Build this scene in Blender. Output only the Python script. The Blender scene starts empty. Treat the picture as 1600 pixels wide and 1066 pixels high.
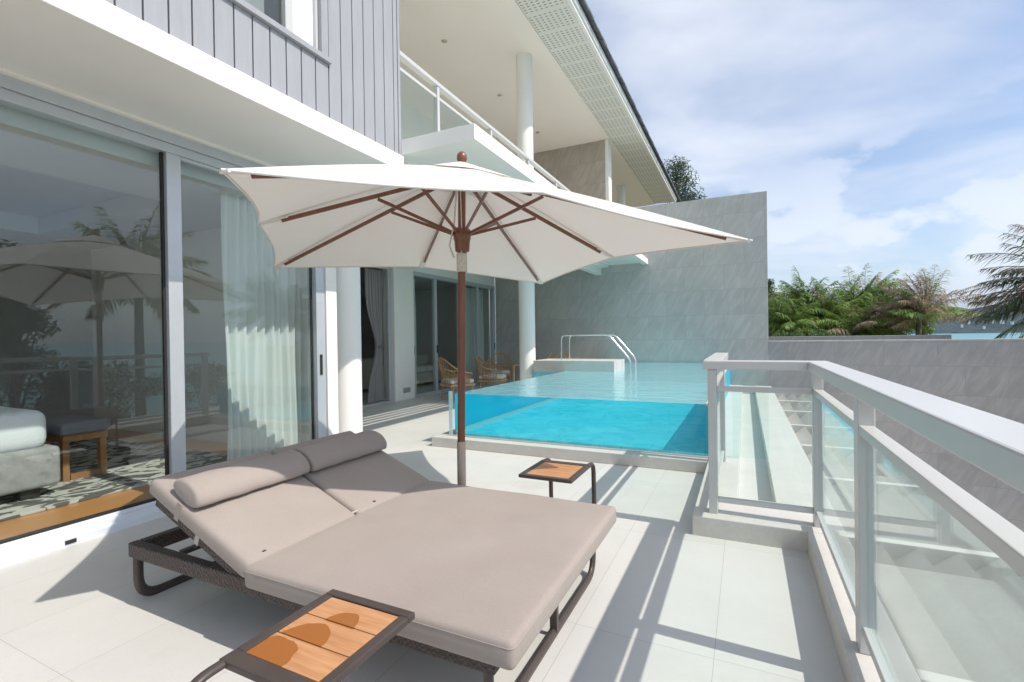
import bpy, math, random
from mathutils import Vector, Matrix
random.seed(7)
R = math.radians
S = bpy.context.scene
COL = S.collection

# ------------------------------------------------------------------ camera
YAW, PITCH, ROLL, EYE = R(25.678), R(-.369), R(-.815), 1.35
f = Vector((-math.sin(YAW)*math.cos(PITCH), math.cos(YAW)*math.cos(PITCH), math.sin(PITCH)))
r = Vector((math.cos(YAW), math.sin(YAW), 0)); u = r.cross(f)
r, u = r*math.cos(ROLL)+u*math.sin(ROLL), -r*math.sin(ROLL)+u*math.cos(ROLL)
cam = bpy.data.cameras.new('camera'); cam_o = bpy.data.objects.new('camera', cam); COL.objects.link(cam_o)
cam_o.matrix_world = Matrix(((r.x, u.x, -f.x, 0), (r.y, u.y, -f.y, 0), (r.z, u.z, -f.z, EYE), (0, 0, 0, 1)))
cam.sensor_width = 36; cam.lens = 36*757/1600; cam.clip_start = .05; cam.clip_end = 60000
S.camera = cam_o

# ------------------------------------------------------------------ world and sun
SUN_EL, SUN_DX = R(49.8), 1.0
sun = bpy.data.lights.new('sun', 'SUN'); sun.energy = 2.9; sun.angle = R(.5); sun.color = (1, .945, .86)
sun_o = bpy.data.objects.new('sun', sun); COL.objects.link(sun_o)
sdir = Vector((-.844, .03, -1)).normalized()                        # light travels towards the house
sun_o.rotation_euler = sdir.to_track_quat('-Z', 'Y').to_euler(); sun_o.location = (20, -2, 25)
W = bpy.data.worlds.new('World'); S.world = W; W.use_nodes = True
nt = W.node_tree; nt.nodes.clear()
def wn(t, **k):
    n = nt.nodes.new(t)
    for a, b in k.items(): setattr(n, a, b)
    return n
sky = wn('ShaderNodeTexSky', sky_type='NISHITA', sun_disc=False)
sky.sun_elevation = SUN_EL; sky.sun_rotation = R(92); sky.air_density = 1.0; sky.dust_density = 1.2; sky.ozone_density = 1.6
tc = wn('ShaderNodeTexCoord'); sep = wn('ShaderNodeSeparateXYZ'); nt.links.new(tc.outputs['Generated'], sep.inputs[0])
# cloud sheet: project the view direction on a plane overhead
mz = wn('ShaderNodeMath', operation='MAXIMUM'); mz.inputs[1].default_value = 0.0; nt.links.new(sep.outputs[2], mz.inputs[0])
ad = wn('ShaderNodeMath', operation='ADD'); ad.inputs[1].default_value = .22; nt.links.new(mz.outputs[0], ad.inputs[0])
dx = wn('ShaderNodeMath', operation='DIVIDE'); nt.links.new(sep.outputs[0], dx.inputs[0]); nt.links.new(ad.outputs[0], dx.inputs[1])
dy = wn('ShaderNodeMath', operation='DIVIDE'); nt.links.new(sep.outputs[1], dy.inputs[0]); nt.links.new(ad.outputs[0], dy.inputs[1])
cb = wn('ShaderNodeCombineXYZ'); nt.links.new(dx.outputs[0], cb.inputs[0]); nt.links.new(dy.outputs[0], cb.inputs[1])
mp = wn('ShaderNodeMapping'); mp.inputs['Rotation'].default_value = (0, 0, R(35)); mp.inputs['Scale'].default_value = (.75, 1.05, 1); mp.inputs['Location'].default_value = (.8, .3, 0)
nt.links.new(cb.outputs[0], mp.inputs[0])
n1 = wn('ShaderNodeTexNoise'); n1.inputs['Scale'].default_value = 1.1; n1.inputs['Detail'].default_value = 7; n1.inputs['Roughness'].default_value = .52; n1.inputs['Distortion'].default_value = .35
nt.links.new(mp.outputs[0], n1.inputs['Vector'])
r1 = wn('ShaderNodeMapRange', interpolation_type='SMOOTHSTEP'); r1.inputs[1].default_value = .40; r1.inputs[2].default_value = .64; nt.links.new(n1.outputs[0], r1.inputs[0])
# cumulus near the horizon, laid out by direction
mp2 = wn('ShaderNodeMapping'); mp2.inputs['Scale'].default_value = (3.2, 3.2, 6.0); mp2.inputs['Location'].default_value = (.35, 1.1, 0); nt.links.new(tc.outputs['Generated'], mp2.inputs[0])
n2 = wn('ShaderNodeTexNoise'); n2.inputs['Scale'].default_value = 1.5; n2.inputs['Detail'].default_value = 8; n2.inputs['Roughness'].default_value = .55; nt.links.new(mp2.outputs[0], n2.inputs['Vector'])
r2 = wn('ShaderNodeMapRange', interpolation_type='SMOOTHSTEP'); r2.inputs[1].default_value = .46; r2.inputs[2].default_value = .56; nt.links.new(n2.outputs[0], r2.inputs[0])
lo = wn('ShaderNodeMapRange', interpolation_type='SMOOTHSTEP'); lo.inputs[1].default_value = .1; lo.inputs[2].default_value = .5; lo.inputs[3].default_value = 1; lo.inputs[4].default_value = 0; nt.links.new(sep.outputs[2], lo.inputs[0])
m2 = wn('ShaderNodeMath', operation='MULTIPLY'); nt.links.new(r2.outputs[0], m2.inputs[0]); nt.links.new(lo.outputs[0], m2.inputs[1])
veil = wn('ShaderNodeMapRange'); veil.inputs[3].default_value = .08; veil.inputs[4].default_value = .78; nt.links.new(r1.outputs[0], veil.inputs[0])
mx = wn('ShaderNodeMath', operation='MAXIMUM'); nt.links.new(veil.outputs[0], mx.inputs[0])
m3 = wn('ShaderNodeMath', operation='MULTIPLY'); m3.inputs[1].default_value = .8; nt.links.new(m2.outputs[0], m3.inputs[0]); nt.links.new(m3.outputs[0], mx.inputs[1])
cc = wn('ShaderNodeMix', data_type='RGBA'); cc.inputs[6].default_value = (3.7, 3.95, 4.5, 1); cc.inputs[7].default_value = (5.3, 5.4, 5.6, 1); nt.links.new(n2.outputs[0], cc.inputs[0])
mixc = wn('ShaderNodeMix', data_type='RGBA'); nt.links.new(mx.outputs[0], mixc.inputs[0]); gn = wn('ShaderNodeMix', data_type='RGBA', blend_type='MULTIPLY'); gn.inputs[0].default_value = 1; gn.inputs[7].default_value = (.84, .82, .83, 1); nt.links.new(sky.outputs[0], gn.inputs[6]); nt.links.new(gn.outputs[2], mixc.inputs[6]); nt.links.new(cc.outputs[2], mixc.inputs[7])
bg = wn('ShaderNodeBackground'); bg.inputs[1].default_value = .15; nt.links.new(mixc.outputs[2], bg.inputs[0])
wo = wn('ShaderNodeOutputWorld'); nt.links.new(bg.outputs[0], wo.inputs[0])
S.view_settings.view_transform = 'Standard'; S.view_settings.look = 'None'; S.view_settings.gamma = 1; S.view_settings.exposure = .56
S.cycles.max_bounces = 14; S.cycles.transparent_max_bounces = 24; S.cycles.diffuse_bounces = 8; S.cycles.glossy_bounces = 6
S.cycles.caustics_reflective = False; S.cycles.caustics_refractive = False; S.cycles.use_denoising = True
S.cycles.sample_clamp_indirect = 6

# ------------------------------------------------------------------ materials
class M:
    def __init__(s, name):
        s.m = bpy.data.materials.new(name); s.m.use_nodes = True; s.t = s.m.node_tree
        s.b = s.t.nodes['Principled BSDF']; s.o = s.t.nodes['Material Output']
    def n(s, t, **k):
        n = s.t.nodes.new(t)
        for a, b in k.items(): setattr(n, a, b)
        return n
    def l(s, a, b): s.t.links.new(a, b)
    def co(s, scale=(1, 1, 1), rot=(0, 0, 0), loc=(0, 0, 0)):
        t = s.n('ShaderNodeTexCoord'); m = s.n('ShaderNodeMapping')
        m.inputs['Scale'].default_value = scale; m.inputs['Rotation'].default_value = rot; m.inputs['Location'].default_value = loc
        s.l(t.outputs['Object'], m.inputs[0]); return m.outputs[0]
    def noise(s, v, scale, detail=5, rough=.55, dist=0):
        n = s.n('ShaderNodeTexNoise'); n.inputs['Scale'].default_value = scale; n.inputs['Detail'].default_value = detail
        n.inputs['Roughness'].default_value = rough; n.inputs['Distortion'].default_value = dist; s.l(v, n.inputs['Vector']); return n.outputs[0]
    def ramp(s, v, stops):
        n = s.n('ShaderNodeValToRGB'); e = n.color_ramp.elements
        while len(e) < len(stops): e.new(.5)
        for k, (p, c) in enumerate(stops): e[k].position = p; e[k].color = (*c, 1)
        s.l(v, n.inputs[0]); return n.outputs[0]
    def mix(s, fac, a, b, mode='MIX'):
        n = s.n('ShaderNodeMix', data_type='RGBA', blend_type=mode)
        for i, x in ((0, fac), (6, a), (7, b)):
            if isinstance(x, (int, float)): n.inputs[i].default_value = x
            elif isinstance(x, tuple): n.inputs[i].default_value = (*x, 1)
            else: s.l(x, n.inputs[i])
        return n.outputs[2]
    def bump(s, h, st=.3, d=.01):
        n = s.n('ShaderNodeBump'); n.inputs['Strength'].default_value = st; n.inputs['Distance'].default_value = d
        s.l(h, n.inputs['Height']); s.l(n.outputs[0], s.b.inputs['Normal']); return n.outputs[0]
    def col(s, c, rough=.5, metal=0, spec=.5):
        if isinstance(c, tuple): s.b.inputs['Base Color'].default_value = (*c, 1)
        else: s.l(c, s.b.inputs['Base Color'])
        s.b.inputs['Roughness'].default_value = rough; s.b.inputs['Metallic'].default_value = metal
        s.b.inputs['Specular IOR Level'].default_value = spec; return s
MATS = {}
def simple(name, c, rough=.5, metal=0, var=.06, scale=3.0, bump=0, bscale=60, spec=.5):
    m = M(name); v = m.co(); a = tuple(x*(1-var) for x in c); b = tuple(min(1, x*(1+var)) for x in c)
    m.col(m.ramp(m.noise(v, scale, 6), [(.3, a), (.7, b)]), rough, metal, spec)
    if bump: m.bump(m.noise(v, bscale, 3), bump, .002)
    MATS[name] = m.m; return m.m
simple('render_white', (.87, .855, .82), .65, var=.025, scale=1.3, bump=.12, bscale=160)
simple('soffit', (.90, .845, .78), .7, var=.02, scale=1.1)
simple('white_metal', (.58, .58, .57), .32, var=.015, scale=4)
simple('alu', (.56, .585, .62), .35, .35, var=.03, scale=6)
simple('sill_metal', (.72, .76, .82), .3, .1, var=.02)
simple('chrome', (.75, .76, .77), .16, 1, var=.02)
simple('black_rubber', (.02, .02, .02), .6)
simple('brown_metal', (.075, .058, .052), .42, .1, var=.1, scale=8, bump=.08, bscale=300)
simple('canvas_piping', (.46, .42, .39), .85)
simple('white_cotton', (.78, .8, .83), .85, var=.03, bump=.3, bscale=9)
simple('bed_velvet', (.33, .32, .31), .8, var=.2, scale=14, bump=.2, bscale=80)
simple('grey_fabric', (.2, .2, .23), .9, var=.1)
simple('sofa_fabric', (.45, .42, .37), .9, var=.05, bump=.2)
simple('dark_leg', (.035, .025, .02), .5)
simple('room_wall', (.36, .34, .33), .8, var=.03)
simple('dark_room_wall', (.52, .48, .44), .8, var=.05)
simple('room_ceiling', (.62, .64, .67), .8, var=.02)
simple('roof_tile', (.12, .125, .14), .8, var=.25, scale=9, bump=.4, bscale=20)
simple('lamp_metal', (.45, .45, .45), .4, .5)
simple('rope', (.66, .6, .52), .9, var=.15, scale=60, bump=.5, bscale=200)
simple('steel_base', (.52, .43, .36), .45, .35, var=.1)
simple('bark', (.17, .14, .11), .9, var=.3, scale=8, bump=.6, bscale=14)

def wood(name, c1, c2, scale=(30, 2, 30), rough=.4, coat=0, patch=False):
    m = M(name); v = m.co(scale); n = m.noise(v, 1.6, 8, .6, .6); n2 = m.noise(m.co(), 3, 3)
    c = m.ramp(n, [(.25, c1), (.75, c2)]); c = m.mix(.25, c, m.ramp(n2, [(.3, c1), (.7, c2)]))
    m.col(c, rough); m.bump(n, .15, .002); m.b.inputs['Coat Weight'].default_value = coat; MATS[name] = m.m; return m.m
wood('teak_slat', (.40, .17, .065), (.70, .38, .19), (3, 40, 40), .42, .15)
wood('mahogany', (.12, .042, .024), (.25, .09, .045), (45, 45, 3), .38, .3)
wood('oak_floor', (.46, .19, .05), (.62, .29, .09), (26, 1.6, 5), .35, .2)
wood('bench_wood', (.26, .12, .045), (.4, .2, .08), (20, 20, 3), .5)
wood('rattan', (.42, .24, .12), (.62, .40, .22), (40, 40, 90), .5)

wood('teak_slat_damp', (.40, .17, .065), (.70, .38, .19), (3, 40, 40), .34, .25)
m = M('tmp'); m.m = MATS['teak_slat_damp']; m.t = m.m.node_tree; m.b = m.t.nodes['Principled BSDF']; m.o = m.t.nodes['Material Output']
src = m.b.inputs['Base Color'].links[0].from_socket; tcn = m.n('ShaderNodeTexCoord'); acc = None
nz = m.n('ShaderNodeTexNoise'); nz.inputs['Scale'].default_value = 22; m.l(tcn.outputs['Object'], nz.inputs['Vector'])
for (ex, ey, ra, rb_) in ((.085, .175, .10, .125), (.045, .045, .082, .085), (.0, -.055, .06, .07)):  # one dark reflection arc per board, painted into the slat colour
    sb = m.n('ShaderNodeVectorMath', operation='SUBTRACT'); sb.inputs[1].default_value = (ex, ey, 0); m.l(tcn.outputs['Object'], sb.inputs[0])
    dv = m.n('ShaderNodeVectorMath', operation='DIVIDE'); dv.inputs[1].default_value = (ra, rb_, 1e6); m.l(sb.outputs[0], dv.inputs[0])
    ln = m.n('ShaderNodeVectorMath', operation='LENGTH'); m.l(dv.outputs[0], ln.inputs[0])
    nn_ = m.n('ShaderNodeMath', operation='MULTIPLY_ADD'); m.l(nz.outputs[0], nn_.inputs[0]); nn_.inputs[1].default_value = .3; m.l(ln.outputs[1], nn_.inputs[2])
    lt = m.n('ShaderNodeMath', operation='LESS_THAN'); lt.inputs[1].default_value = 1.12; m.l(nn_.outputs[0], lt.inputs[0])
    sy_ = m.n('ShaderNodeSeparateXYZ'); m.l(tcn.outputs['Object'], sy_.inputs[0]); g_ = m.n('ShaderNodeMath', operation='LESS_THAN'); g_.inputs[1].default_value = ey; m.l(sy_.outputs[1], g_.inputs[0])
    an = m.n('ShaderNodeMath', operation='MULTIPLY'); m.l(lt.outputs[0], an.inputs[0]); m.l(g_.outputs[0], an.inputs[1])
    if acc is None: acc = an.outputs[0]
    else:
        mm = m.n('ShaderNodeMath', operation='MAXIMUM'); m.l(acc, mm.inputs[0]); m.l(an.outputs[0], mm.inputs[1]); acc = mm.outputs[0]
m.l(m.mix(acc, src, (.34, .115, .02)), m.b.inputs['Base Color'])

# terrace tiles, 0.6 m, fine joints
m = M('terrace_tile'); tcn = m.n('ShaderNodeTexCoord'); sp = m.n('ShaderNodeSeparateXYZ'); m.l(tcn.outputs['Object'], sp.inputs[0])
def joint(m, out, off, size, w):
    a = m.n('ShaderNodeMath', operation='ADD'); a.inputs[1].default_value = -off; m.l(out, a.inputs[0])
    p = m.n('ShaderNodeMath', operation='PINGPONG'); p.inputs[1].default_value = size/2; m.l(a.outputs[0], p.inputs[0])
    l = m.n('ShaderNodeMath', operation='LESS_THAN'); l.inputs[1].default_value = w; m.l(p.outputs[0], l.inputs[0]); return l.outputs[0]
jx = joint(m, sp.outputs[0], -.73, .6, .0012); jy = joint(m, sp.outputs[1], 2.17, 1.2, .0012)
j = m.n('ShaderNodeMath', operation='MAXIMUM'); m.l(jx, j.inputs[0]); m.l(jy, j.inputs[1])
wv = m.n('ShaderNodeTexWhiteNoise', noise_dimensions='2D')
sc = m.n('ShaderNodeVectorMath', operation='DIVIDE'); sc.inputs[1].default_value = (.6, 1.2, 1)
of = m.n('ShaderNodeVectorMath', operation='ADD'); of.inputs[1].default_value = (.73, -2.17, 0); fl = m.n('ShaderNodeVectorMath', operation='FLOOR')
m.l(tcn.outputs['Object'], of.inputs[0]); m.l(of.outputs[0], sc.inputs[0]); m.l(sc.outputs[0], fl.inputs[0]); m.l(fl.outputs[0], wv.inputs['Vector'])
base = m.ramp(m.noise(tcn.outputs['Object'], 2.2, 8, .62), [(.3, (.60, .59, .56)), (.7, (.655, .645, .615))])
tile = m.mix(.12, base, m.ramp(wv.outputs[0], [(0, (.42, .41, .39)), (1, (.72, .71, .69))]))
fine = m.mix(.10, tile, m.ramp(m.noise(m.co((1, 6, 1)), 24, 5, .7), [(.35, (.42, .41, .39)), (.65, (.70, .69, .67))]))
dirt = m.ramp(m.noise(tcn.outputs['Object'], .9, 9, .7), [(.55, (1, 1, 1)), (.78, (.86, .845, .81))])
fine = m.mix(1, fine, dirt, 'MULTIPLY')
m.col(m.mix(j.outputs[0], fine, (.40, .39, .37)), .5, spec=.4); m.bump(m.noise(tcn.outputs['Object'], 90, 3), .06, .002)
MATS['terrace_tile'] = m.m
# kerb stone
m = M('kerb_stone'); v = m.co()
jx = m.n('ShaderNodeTexBrick'); m.l(v, jx.inputs['Vector'])
m.col(m.mix(.15, m.ramp(m.noise(v, 3, 8, .65), [(.3, (.55, .53, .49)), (.7, (.64, .62, .58))]), m.ramp(m.noise(v, 40, 4), [(.3, (.5, .48, .45)), (.7, (.8, .78, .74))])), .55)
m.bump(m.noise(v, 80, 3), .08, .002); MATS['kerb_stone'] = m.m
m.t.nodes.remove(jx)

# slate wall cladding: bricks 0.9 x 0.62 with slanted streaks, in the XZ plane
def slate(name, a, b, warm):
    m = M(name); tcn = m.n('ShaderNodeTexCoord'); sp = m.n('ShaderNodeSeparateXYZ'); m.l(tcn.outputs['Object'], sp.inputs[0])
    cb = m.n('ShaderNodeCombineXYZ'); m.l(sp.outputs[0], cb.inputs[0]); m.l(sp.outputs[2], cb.inputs[1])
    br = m.n('ShaderNodeTexBrick', offset=.5); br.inputs['Scale'].default_value = 1; br.inputs['Brick Width'].default_value = .92; br.inputs['Row Height'].default_value = .62
    br.inputs['Mortar Size'].default_value = .005; br.inputs['Mortar Smooth'].default_value = .2; br.inputs['Color1'].default_value = (0, 0, 0, 1); br.inputs['Color2'].default_value = (1, 1, 1, 1); br.inputs['Mortar'].default_value = (.5, .5, .5, 1)
    m.l(cb.outputs[0], br.inputs['Vector'])
    # every slab shifts the grain so that it breaks at the joints
    sh = m.n('ShaderNodeVectorMath', operation='SCALE'); sh.inputs['Scale'].default_value = 7.3; m.l(br.outputs['Color'], sh.inputs[0])
    ad = m.n('ShaderNodeVectorMath', operation='ADD'); m.l(cb.outputs[0], ad.inputs[0]); m.l(sh.outputs[0], ad.inputs[1])
    mp = m.n('ShaderNodeMapping'); mp.inputs['Rotation'].default_value = (0, 0, R(27)); m.l(ad.outputs[0], mp.inputs[0])
    mp2 = m.n('ShaderNodeMapping'); mp2.inputs['Scale'].default_value = (6.5, 1.1, 1); m.l(mp.outputs[0], mp2.inputs[0])
    st = m.noise(mp2.outputs[0], 1.5, 8, .62, .7)
    c = m.ramp(st, [(.25, tuple(x*.85 for x in a)), (.45, a), (.56, b), (.74, tuple(min(1, y*1.35) for y in b))])
    big = m.ramp(m.noise(tcn.outputs['Object'], .55, 4), [(.3, (.93, .93, .95)), (.7, warm)])
    c = m.mix(.6, c, m.ramp(m.noise(mp.outputs[0], 2.2, 4), [(.3, a), (.7, b)])); c = m.mix(1, c, big, 'MULTIPLY')
    c = m.mix(.12, c, m.ramp(br.outputs['Color'], [(0, tuple(x*.8 for x in a)), (1, tuple(min(1, x*1.2) for x in b))]))
    jf = m.n('ShaderNodeMath', operation='MULTIPLY'); m.l(br.outputs['Fac'], jf.inputs[0]); jf.inputs[1].default_value = .4; c = m.mix(jf.outputs[0], c, tuple(x*.6 for x in a))
    m.col(c, .6); m.bump(st, .25, .006); MATS[name] = m.m
slate('slate_cladding', (.44, .435, .42), (.55, .54, .52), (1.05, 1.02, .98))
slate('slate_dark', (.36, .348, .343), (.46, .447, .438), (1.03, 1.0, .98))
slate('slate_warm', (.38, .335, .30), (.5, .445, .40), (1.05, 1.0, .95))

# grey board cladding
m = M('board_cladding'); v = m.co((6, 6, .8)); n = m.noise(v, 3, 6, .6)
m.col(m.ramp(n, [(.3, (.33, .335, .36)), (.7, (.37, .375, .40))]), .55); m.bump(m.noise(m.co((60, 60, 2)), 2, 5), .15, .003); MATS['board_cladding'] = m.m

# perforated eave board: rows of short slots
m = M('perforated_board'); v = m.co(); sp = m.n('ShaderNodeSeparateXYZ'); m.l(v, sp.inputs[0])
def pp(o, size, w, off=0):
    a = m.n('ShaderNodeMath', operation='ADD'); a.inputs[1].default_value = off; m.l(o, a.inputs[0])
    p = m.n('ShaderNodeMath', operation='PINGPONG'); p.inputs[1].default_value = size/2; m.l(a.outputs[0], p.inputs[0])
    l = m.n('ShaderNodeMath', operation='LESS_THAN'); l.inputs[1].default_value = w; m.l(p.outputs[0], l.inputs[0]); return l.outputs[0]
s1 = m.n('ShaderNodeMath', operation='MULTIPLY'); m.l(pp(sp.outputs[0], .09, .023), s1.inputs[0]); m.l(pp(sp.outputs[1], .07, .012), s1.inputs[1])
gap = m.n('ShaderNodeMath', operation='MULTIPLY'); m.l(s1.outputs[0], gap.inputs[0]); m.l(pp(sp.outputs[1], .56, .22), gap.inputs[1])
m.col(m.mix(gap.outputs[0], (.78, .78, .73), (.27, .29, .28)), .7); MATS['perforated_board'] = m.m

# upholstery
m = M('taupe_canvas'); v = m.co(); w1 = m.noise(v, 420, 2); w2 = m.noise(v, 2.4, 5)
c = m.mix(.25, m.ramp(w2, [(.3, (.328, .280, .252)), (.7, (.376, .325, .294))]), m.ramp(w1, [(.3, (.19, .155, .135)), (.7, (.52, .45, .405))]))
m.col(c, .92, spec=.2); m.b.inputs['Sheen Weight'].default_value = .15
h = m.n('ShaderNodeMath', operation='MULTIPLY_ADD'); m.l(w2, h.inputs[0]); h.inputs[1].default_value = 3.0; m.l(w1, h.inputs[2]); m.bump(h.outputs[0], .35, .0025); MATS['taupe_canvas'] = m.m
m = M('wicker'); v = m.co()
wv = m.n('ShaderNodeTexChecker'); wv.inputs['Scale'].default_value = 95; m.l(v, wv.inputs[0]); mg = m.n('ShaderNodeTexVoronoi'); mg.inputs['Scale'].default_value = 85; m.l(v, mg.inputs['Vector'])
c = m.mix(wv.outputs[1], (.085, .058, .05), (.024, .016, .014)); c = m.mix(.45, c, m.ramp(mg.outputs[0], [(0, (.14, .10, .09)), (.6, (.028, .019, .017))]))
m.col(c, .5); m.bump(mg.outputs[0], .8, .006); MATS['wicker'] = m.m

# parasol canvas: lets some light through
m = M('parasol_canvas'); v = m.co(); n = m.noise(v, 300, 2); n2 = m.noise(v, 1.7, 5)
cl = m.mix(.15, m.ramp(n2, [(.3, (.83, .80, .765)), (.7, (.87, .85, .82))]), m.ramp(n, [(.3, (.7, .68, .65)), (.7, (.93, .91, .88))]))
m.col(cl, .85, spec=.2); tr = m.n('ShaderNodeBsdfTranslucent'); tr.inputs[0].default_value = (.80, .70, .64, 1); ms = m.n('ShaderNodeMixShader'); ms.inputs[0].default_value = .16
m.l(m.b.outputs[0], ms.inputs[1]); m.l(tr.outputs[0], ms.inputs[2]); m.l(ms.outputs[0], m.o.inputs[0]); m.bump(n2, .5, .02); MATS['parasol_canvas'] = m.m
# sheer and heavy curtains
def cloth(name, c, trans, opac):
    m = M(name); m.col(c, .9, spec=.1); tr = m.n('ShaderNodeBsdfTranslucent'); tr.inputs[0].default_value = (*c, 1); ms = m.n('ShaderNodeMixShader'); ms.inputs[0].default_value = trans
    m.l(m.b.outputs[0], ms.inputs[1]); m.l(tr.outputs[0], ms.inputs[2]); tp = m.n('ShaderNodeBsdfTransparent'); m4 = m.n('ShaderNodeMixShader'); m4.inputs[0].default_value = opac
    m.l(tp.outputs[0], m4.inputs[1]); m.l(ms.outputs[0], m4.inputs[2]); m.l(m4.outputs[0], m.o.inputs[0]); MATS[name] = m.m
cloth('sheer', (.90, .93, .91), .35, .95); cloth('drape', (.46, .44, .44), .25, 1)

def glass(name, tint, f0, rough=0.0, boost=1.0):
    """thin clear sheet: Schlick reflection over a tinted see-through body, the same from both sides"""
    m = M(name); geo = m.n('ShaderNodeNewGeometry'); dot = m.n('ShaderNodeVectorMath', operation='DOT_PRODUCT'); m.l(geo.outputs['Incoming'], dot.inputs[0]); m.l(geo.outputs['Normal'], dot.inputs[1])
    ab = m.n('ShaderNodeMath', operation='ABSOLUTE'); m.l(dot.outputs['Value'], ab.inputs[0]); om = m.n('ShaderNodeMath', operation='SUBTRACT', use_clamp=True); om.inputs[0].default_value = 1; m.l(ab.outputs[0], om.inputs[1])
    pw = m.n('ShaderNodeMath', operation='POWER'); m.l(om.outputs[0], pw.inputs[0]); pw.inputs[1].default_value = 5
    fr = m.n('ShaderNodeMath', operation='MULTIPLY_ADD', use_clamp=True); m.l(pw.outputs[0], fr.inputs[0]); fr.inputs[1].default_value = (1-f0)*boost; fr.inputs[2].default_value = f0
    tp = m.n('ShaderNodeBsdfTransparent'); tp.inputs[0].default_value = (*tint, 1); gl = m.n('ShaderNodeBsdfGlossy'); gl.inputs['Roughness'].default_value = rough; gl.inputs[0].default_value = (.95, .98, 1, 1)
    ms = m.n('ShaderNodeMixShader'); m.l(fr.outputs[0], ms.inputs[0]); m.l(tp.outputs[0], ms.inputs[1]); m.l(gl.outputs[0], ms.inputs[2]); m.l(ms.outputs[0], m.o.inputs[0]); MATS[name] = m.m; return m, dot, gl, ms
glass('window_glass', (.945, .98, .97), .05)
glass('railing_glass', (.94, .98, .965), .025, boost=.8)
glass('acrylic', (.985, .997, 1.0), .015, boost=.5)
m = M('glass_edge'); m.col((.55, .8, .85), .15); m.b.inputs['Alpha'].default_value = .75; MATS['glass_edge'] = m.m
# water surface and body sides
m, fr, gl, ms = glass('water_surface', (.72, .95, .96), .03, .02)
df = m.n('ShaderNodeBsdfDiffuse'); df.inputs[0].default_value = (.52, .95, .98, 1); tpn = [n for n in m.t.nodes if n.type == 'BSDF_TRANSPARENT'][0]; mk = m.n('ShaderNodeMixShader'); mk.inputs[0].default_value = .5; m.l(tpn.outputs[0], mk.inputs[1]); m.l(df.outputs[0], mk.inputs[2]); m.l(mk.outputs[0], ms.inputs[1])
v = m.co((1, 1.6, 1)); h = m.noise(v, 3.4, 5, .6, .6)
bp = m.n('ShaderNodeBump'); bp.inputs['Strength'].default_value = .35; bp.inputs['Distance'].default_value = .06; m.l(h, bp.inputs['Height']); m.l(bp.outputs[0], gl.inputs['Normal']); m.l(bp.outputs[0], fr.inputs[1])
m = M('water_side'); tp = m.n('ShaderNodeBsdfTransparent'); tp.inputs[0].default_value = (.48, .97, 1, 1); m.l(tp.outputs[0], m.o.inputs[0]); MATS['water_side'] = m.m
m = M('sea_water'); MATS['sea_water'] = m.m
m.b.inputs['Base Color'].default_value = (.05, .20, .22, 1); m.b.inputs['Roughness'].default_value = .35; m.bump(m.noise(m.co((.25, 1, 1)), .12, 6), .5, .6); m.l(m.ramp(m.noise(m.co((.02, .1, 1)), .5, 6), [(.35, (.06, .23, .25)), (.7, (.13, .36, .37))]), m.b.inputs['Base Color'])
_m, _d, _g, _s = glass('channel_surface', (.55, .62, .55), .06, .05)
_b = _m.n('ShaderNodeBump'); _b.inputs['Strength'].default_value = .9; _b.inputs['Distance'].default_value = .05; _m.l(_m.noise(_m.co(), 14, 5, .7), _b.inputs['Height']); _m.l(_b.outputs[0], _g.inputs['Normal'])
# pool mosaic: rippled light blue glass mosaic
m = M('pool_mosaic'); v = m.co(); br = m.n('ShaderNodeTexBrick', offset=0); br.inputs['Scale'].default_value = 1; br.inputs['Brick Width'].default_value = .05; br.inputs['Row Height'].default_value = .05; br.inputs['Mortar Size'].default_value = .002
br.inputs['Color1'].default_value = (.08, .58, .70, 1); br.inputs['Color2'].default_value = (.14, .67, .77, 1); br.inputs['Mortar'].default_value = (.38, .74, .80, 1); m.l(v, br.inputs['Vector'])
m.col(m.mix(.5, br.outputs[0], m.ramp(m.noise(v, 2.6, 6, .7, 1.5), [(.33, (.03, .50, .62)), (.62, (.42, .86, .90))])), .4); MATS['pool_mosaic'] = m.m
m = M('pool_side_lining'); v = m.co(); m.col(m.ramp(m.noise(v, 1.5, 4), [(.3, (.01, .40, .55)), (.7, (.015, .45, .60))]), .35); MATS['pool_side_lining'] = m.m  # lining blue, also the painted reflection along the clear left wall
# rug
m = M('rug'); v = m.co((1, .6, 1), (0, 0, R(30))); n = m.noise(v, 5.5, 2, .5, 2.2)
m.col(m.ramp(n, [(.47, (.11, .10, .09)), (.5, (.52, .50, .45))]), .95); m.bump(m.noise(m.co(), 120, 2), .4, .006); MATS['rug'] = m.m
# ground, hill
m = M('garden'); v = m.co(); m.col(m.ramp(m.noise(v, .5, 8, .7), [(.35, (.13, .15, .07)), (.5, (.3, .27, .19)), (.75, (.45, .41, .33))]), .9); MATS['garden'] = m.m
m = M('hill_forest'); v = m.co(); m.col(m.ramp(m.noise(v, .02, 9, .75), [(.35, (.015, .032, .022)), (.6, (.03, .055, .035)), (.76, (.06, .08, .06))]), .95); m.bump(m.noise(v, .06, 6, .8), 1, 9); MATS['hill_forest'] = m.m
def leaf(name, a, b, scale=.9):
    m = M(name); v = m.co(); m.col(m.ramp(m.noise(v, scale, 4, .7), [(.3, a), (.7, b)]), .5); tr = m.n('ShaderNodeBsdfTranslucent'); m.l(m.ramp(m.noise(v, scale, 3), [(.3, a), (.7, tuple(min(1, 1.6*x) for x in b))]), tr.inputs[0])
    ms = m.n('ShaderNodeMixShader'); ms.inputs[0].default_value = .35; m.l(m.b.outputs[0], ms.inputs[1]); m.l(tr.outputs[0], ms.inputs[2]); m.l(ms.outputs[0], m.o.inputs[0]); MATS[name] = m.m
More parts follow.
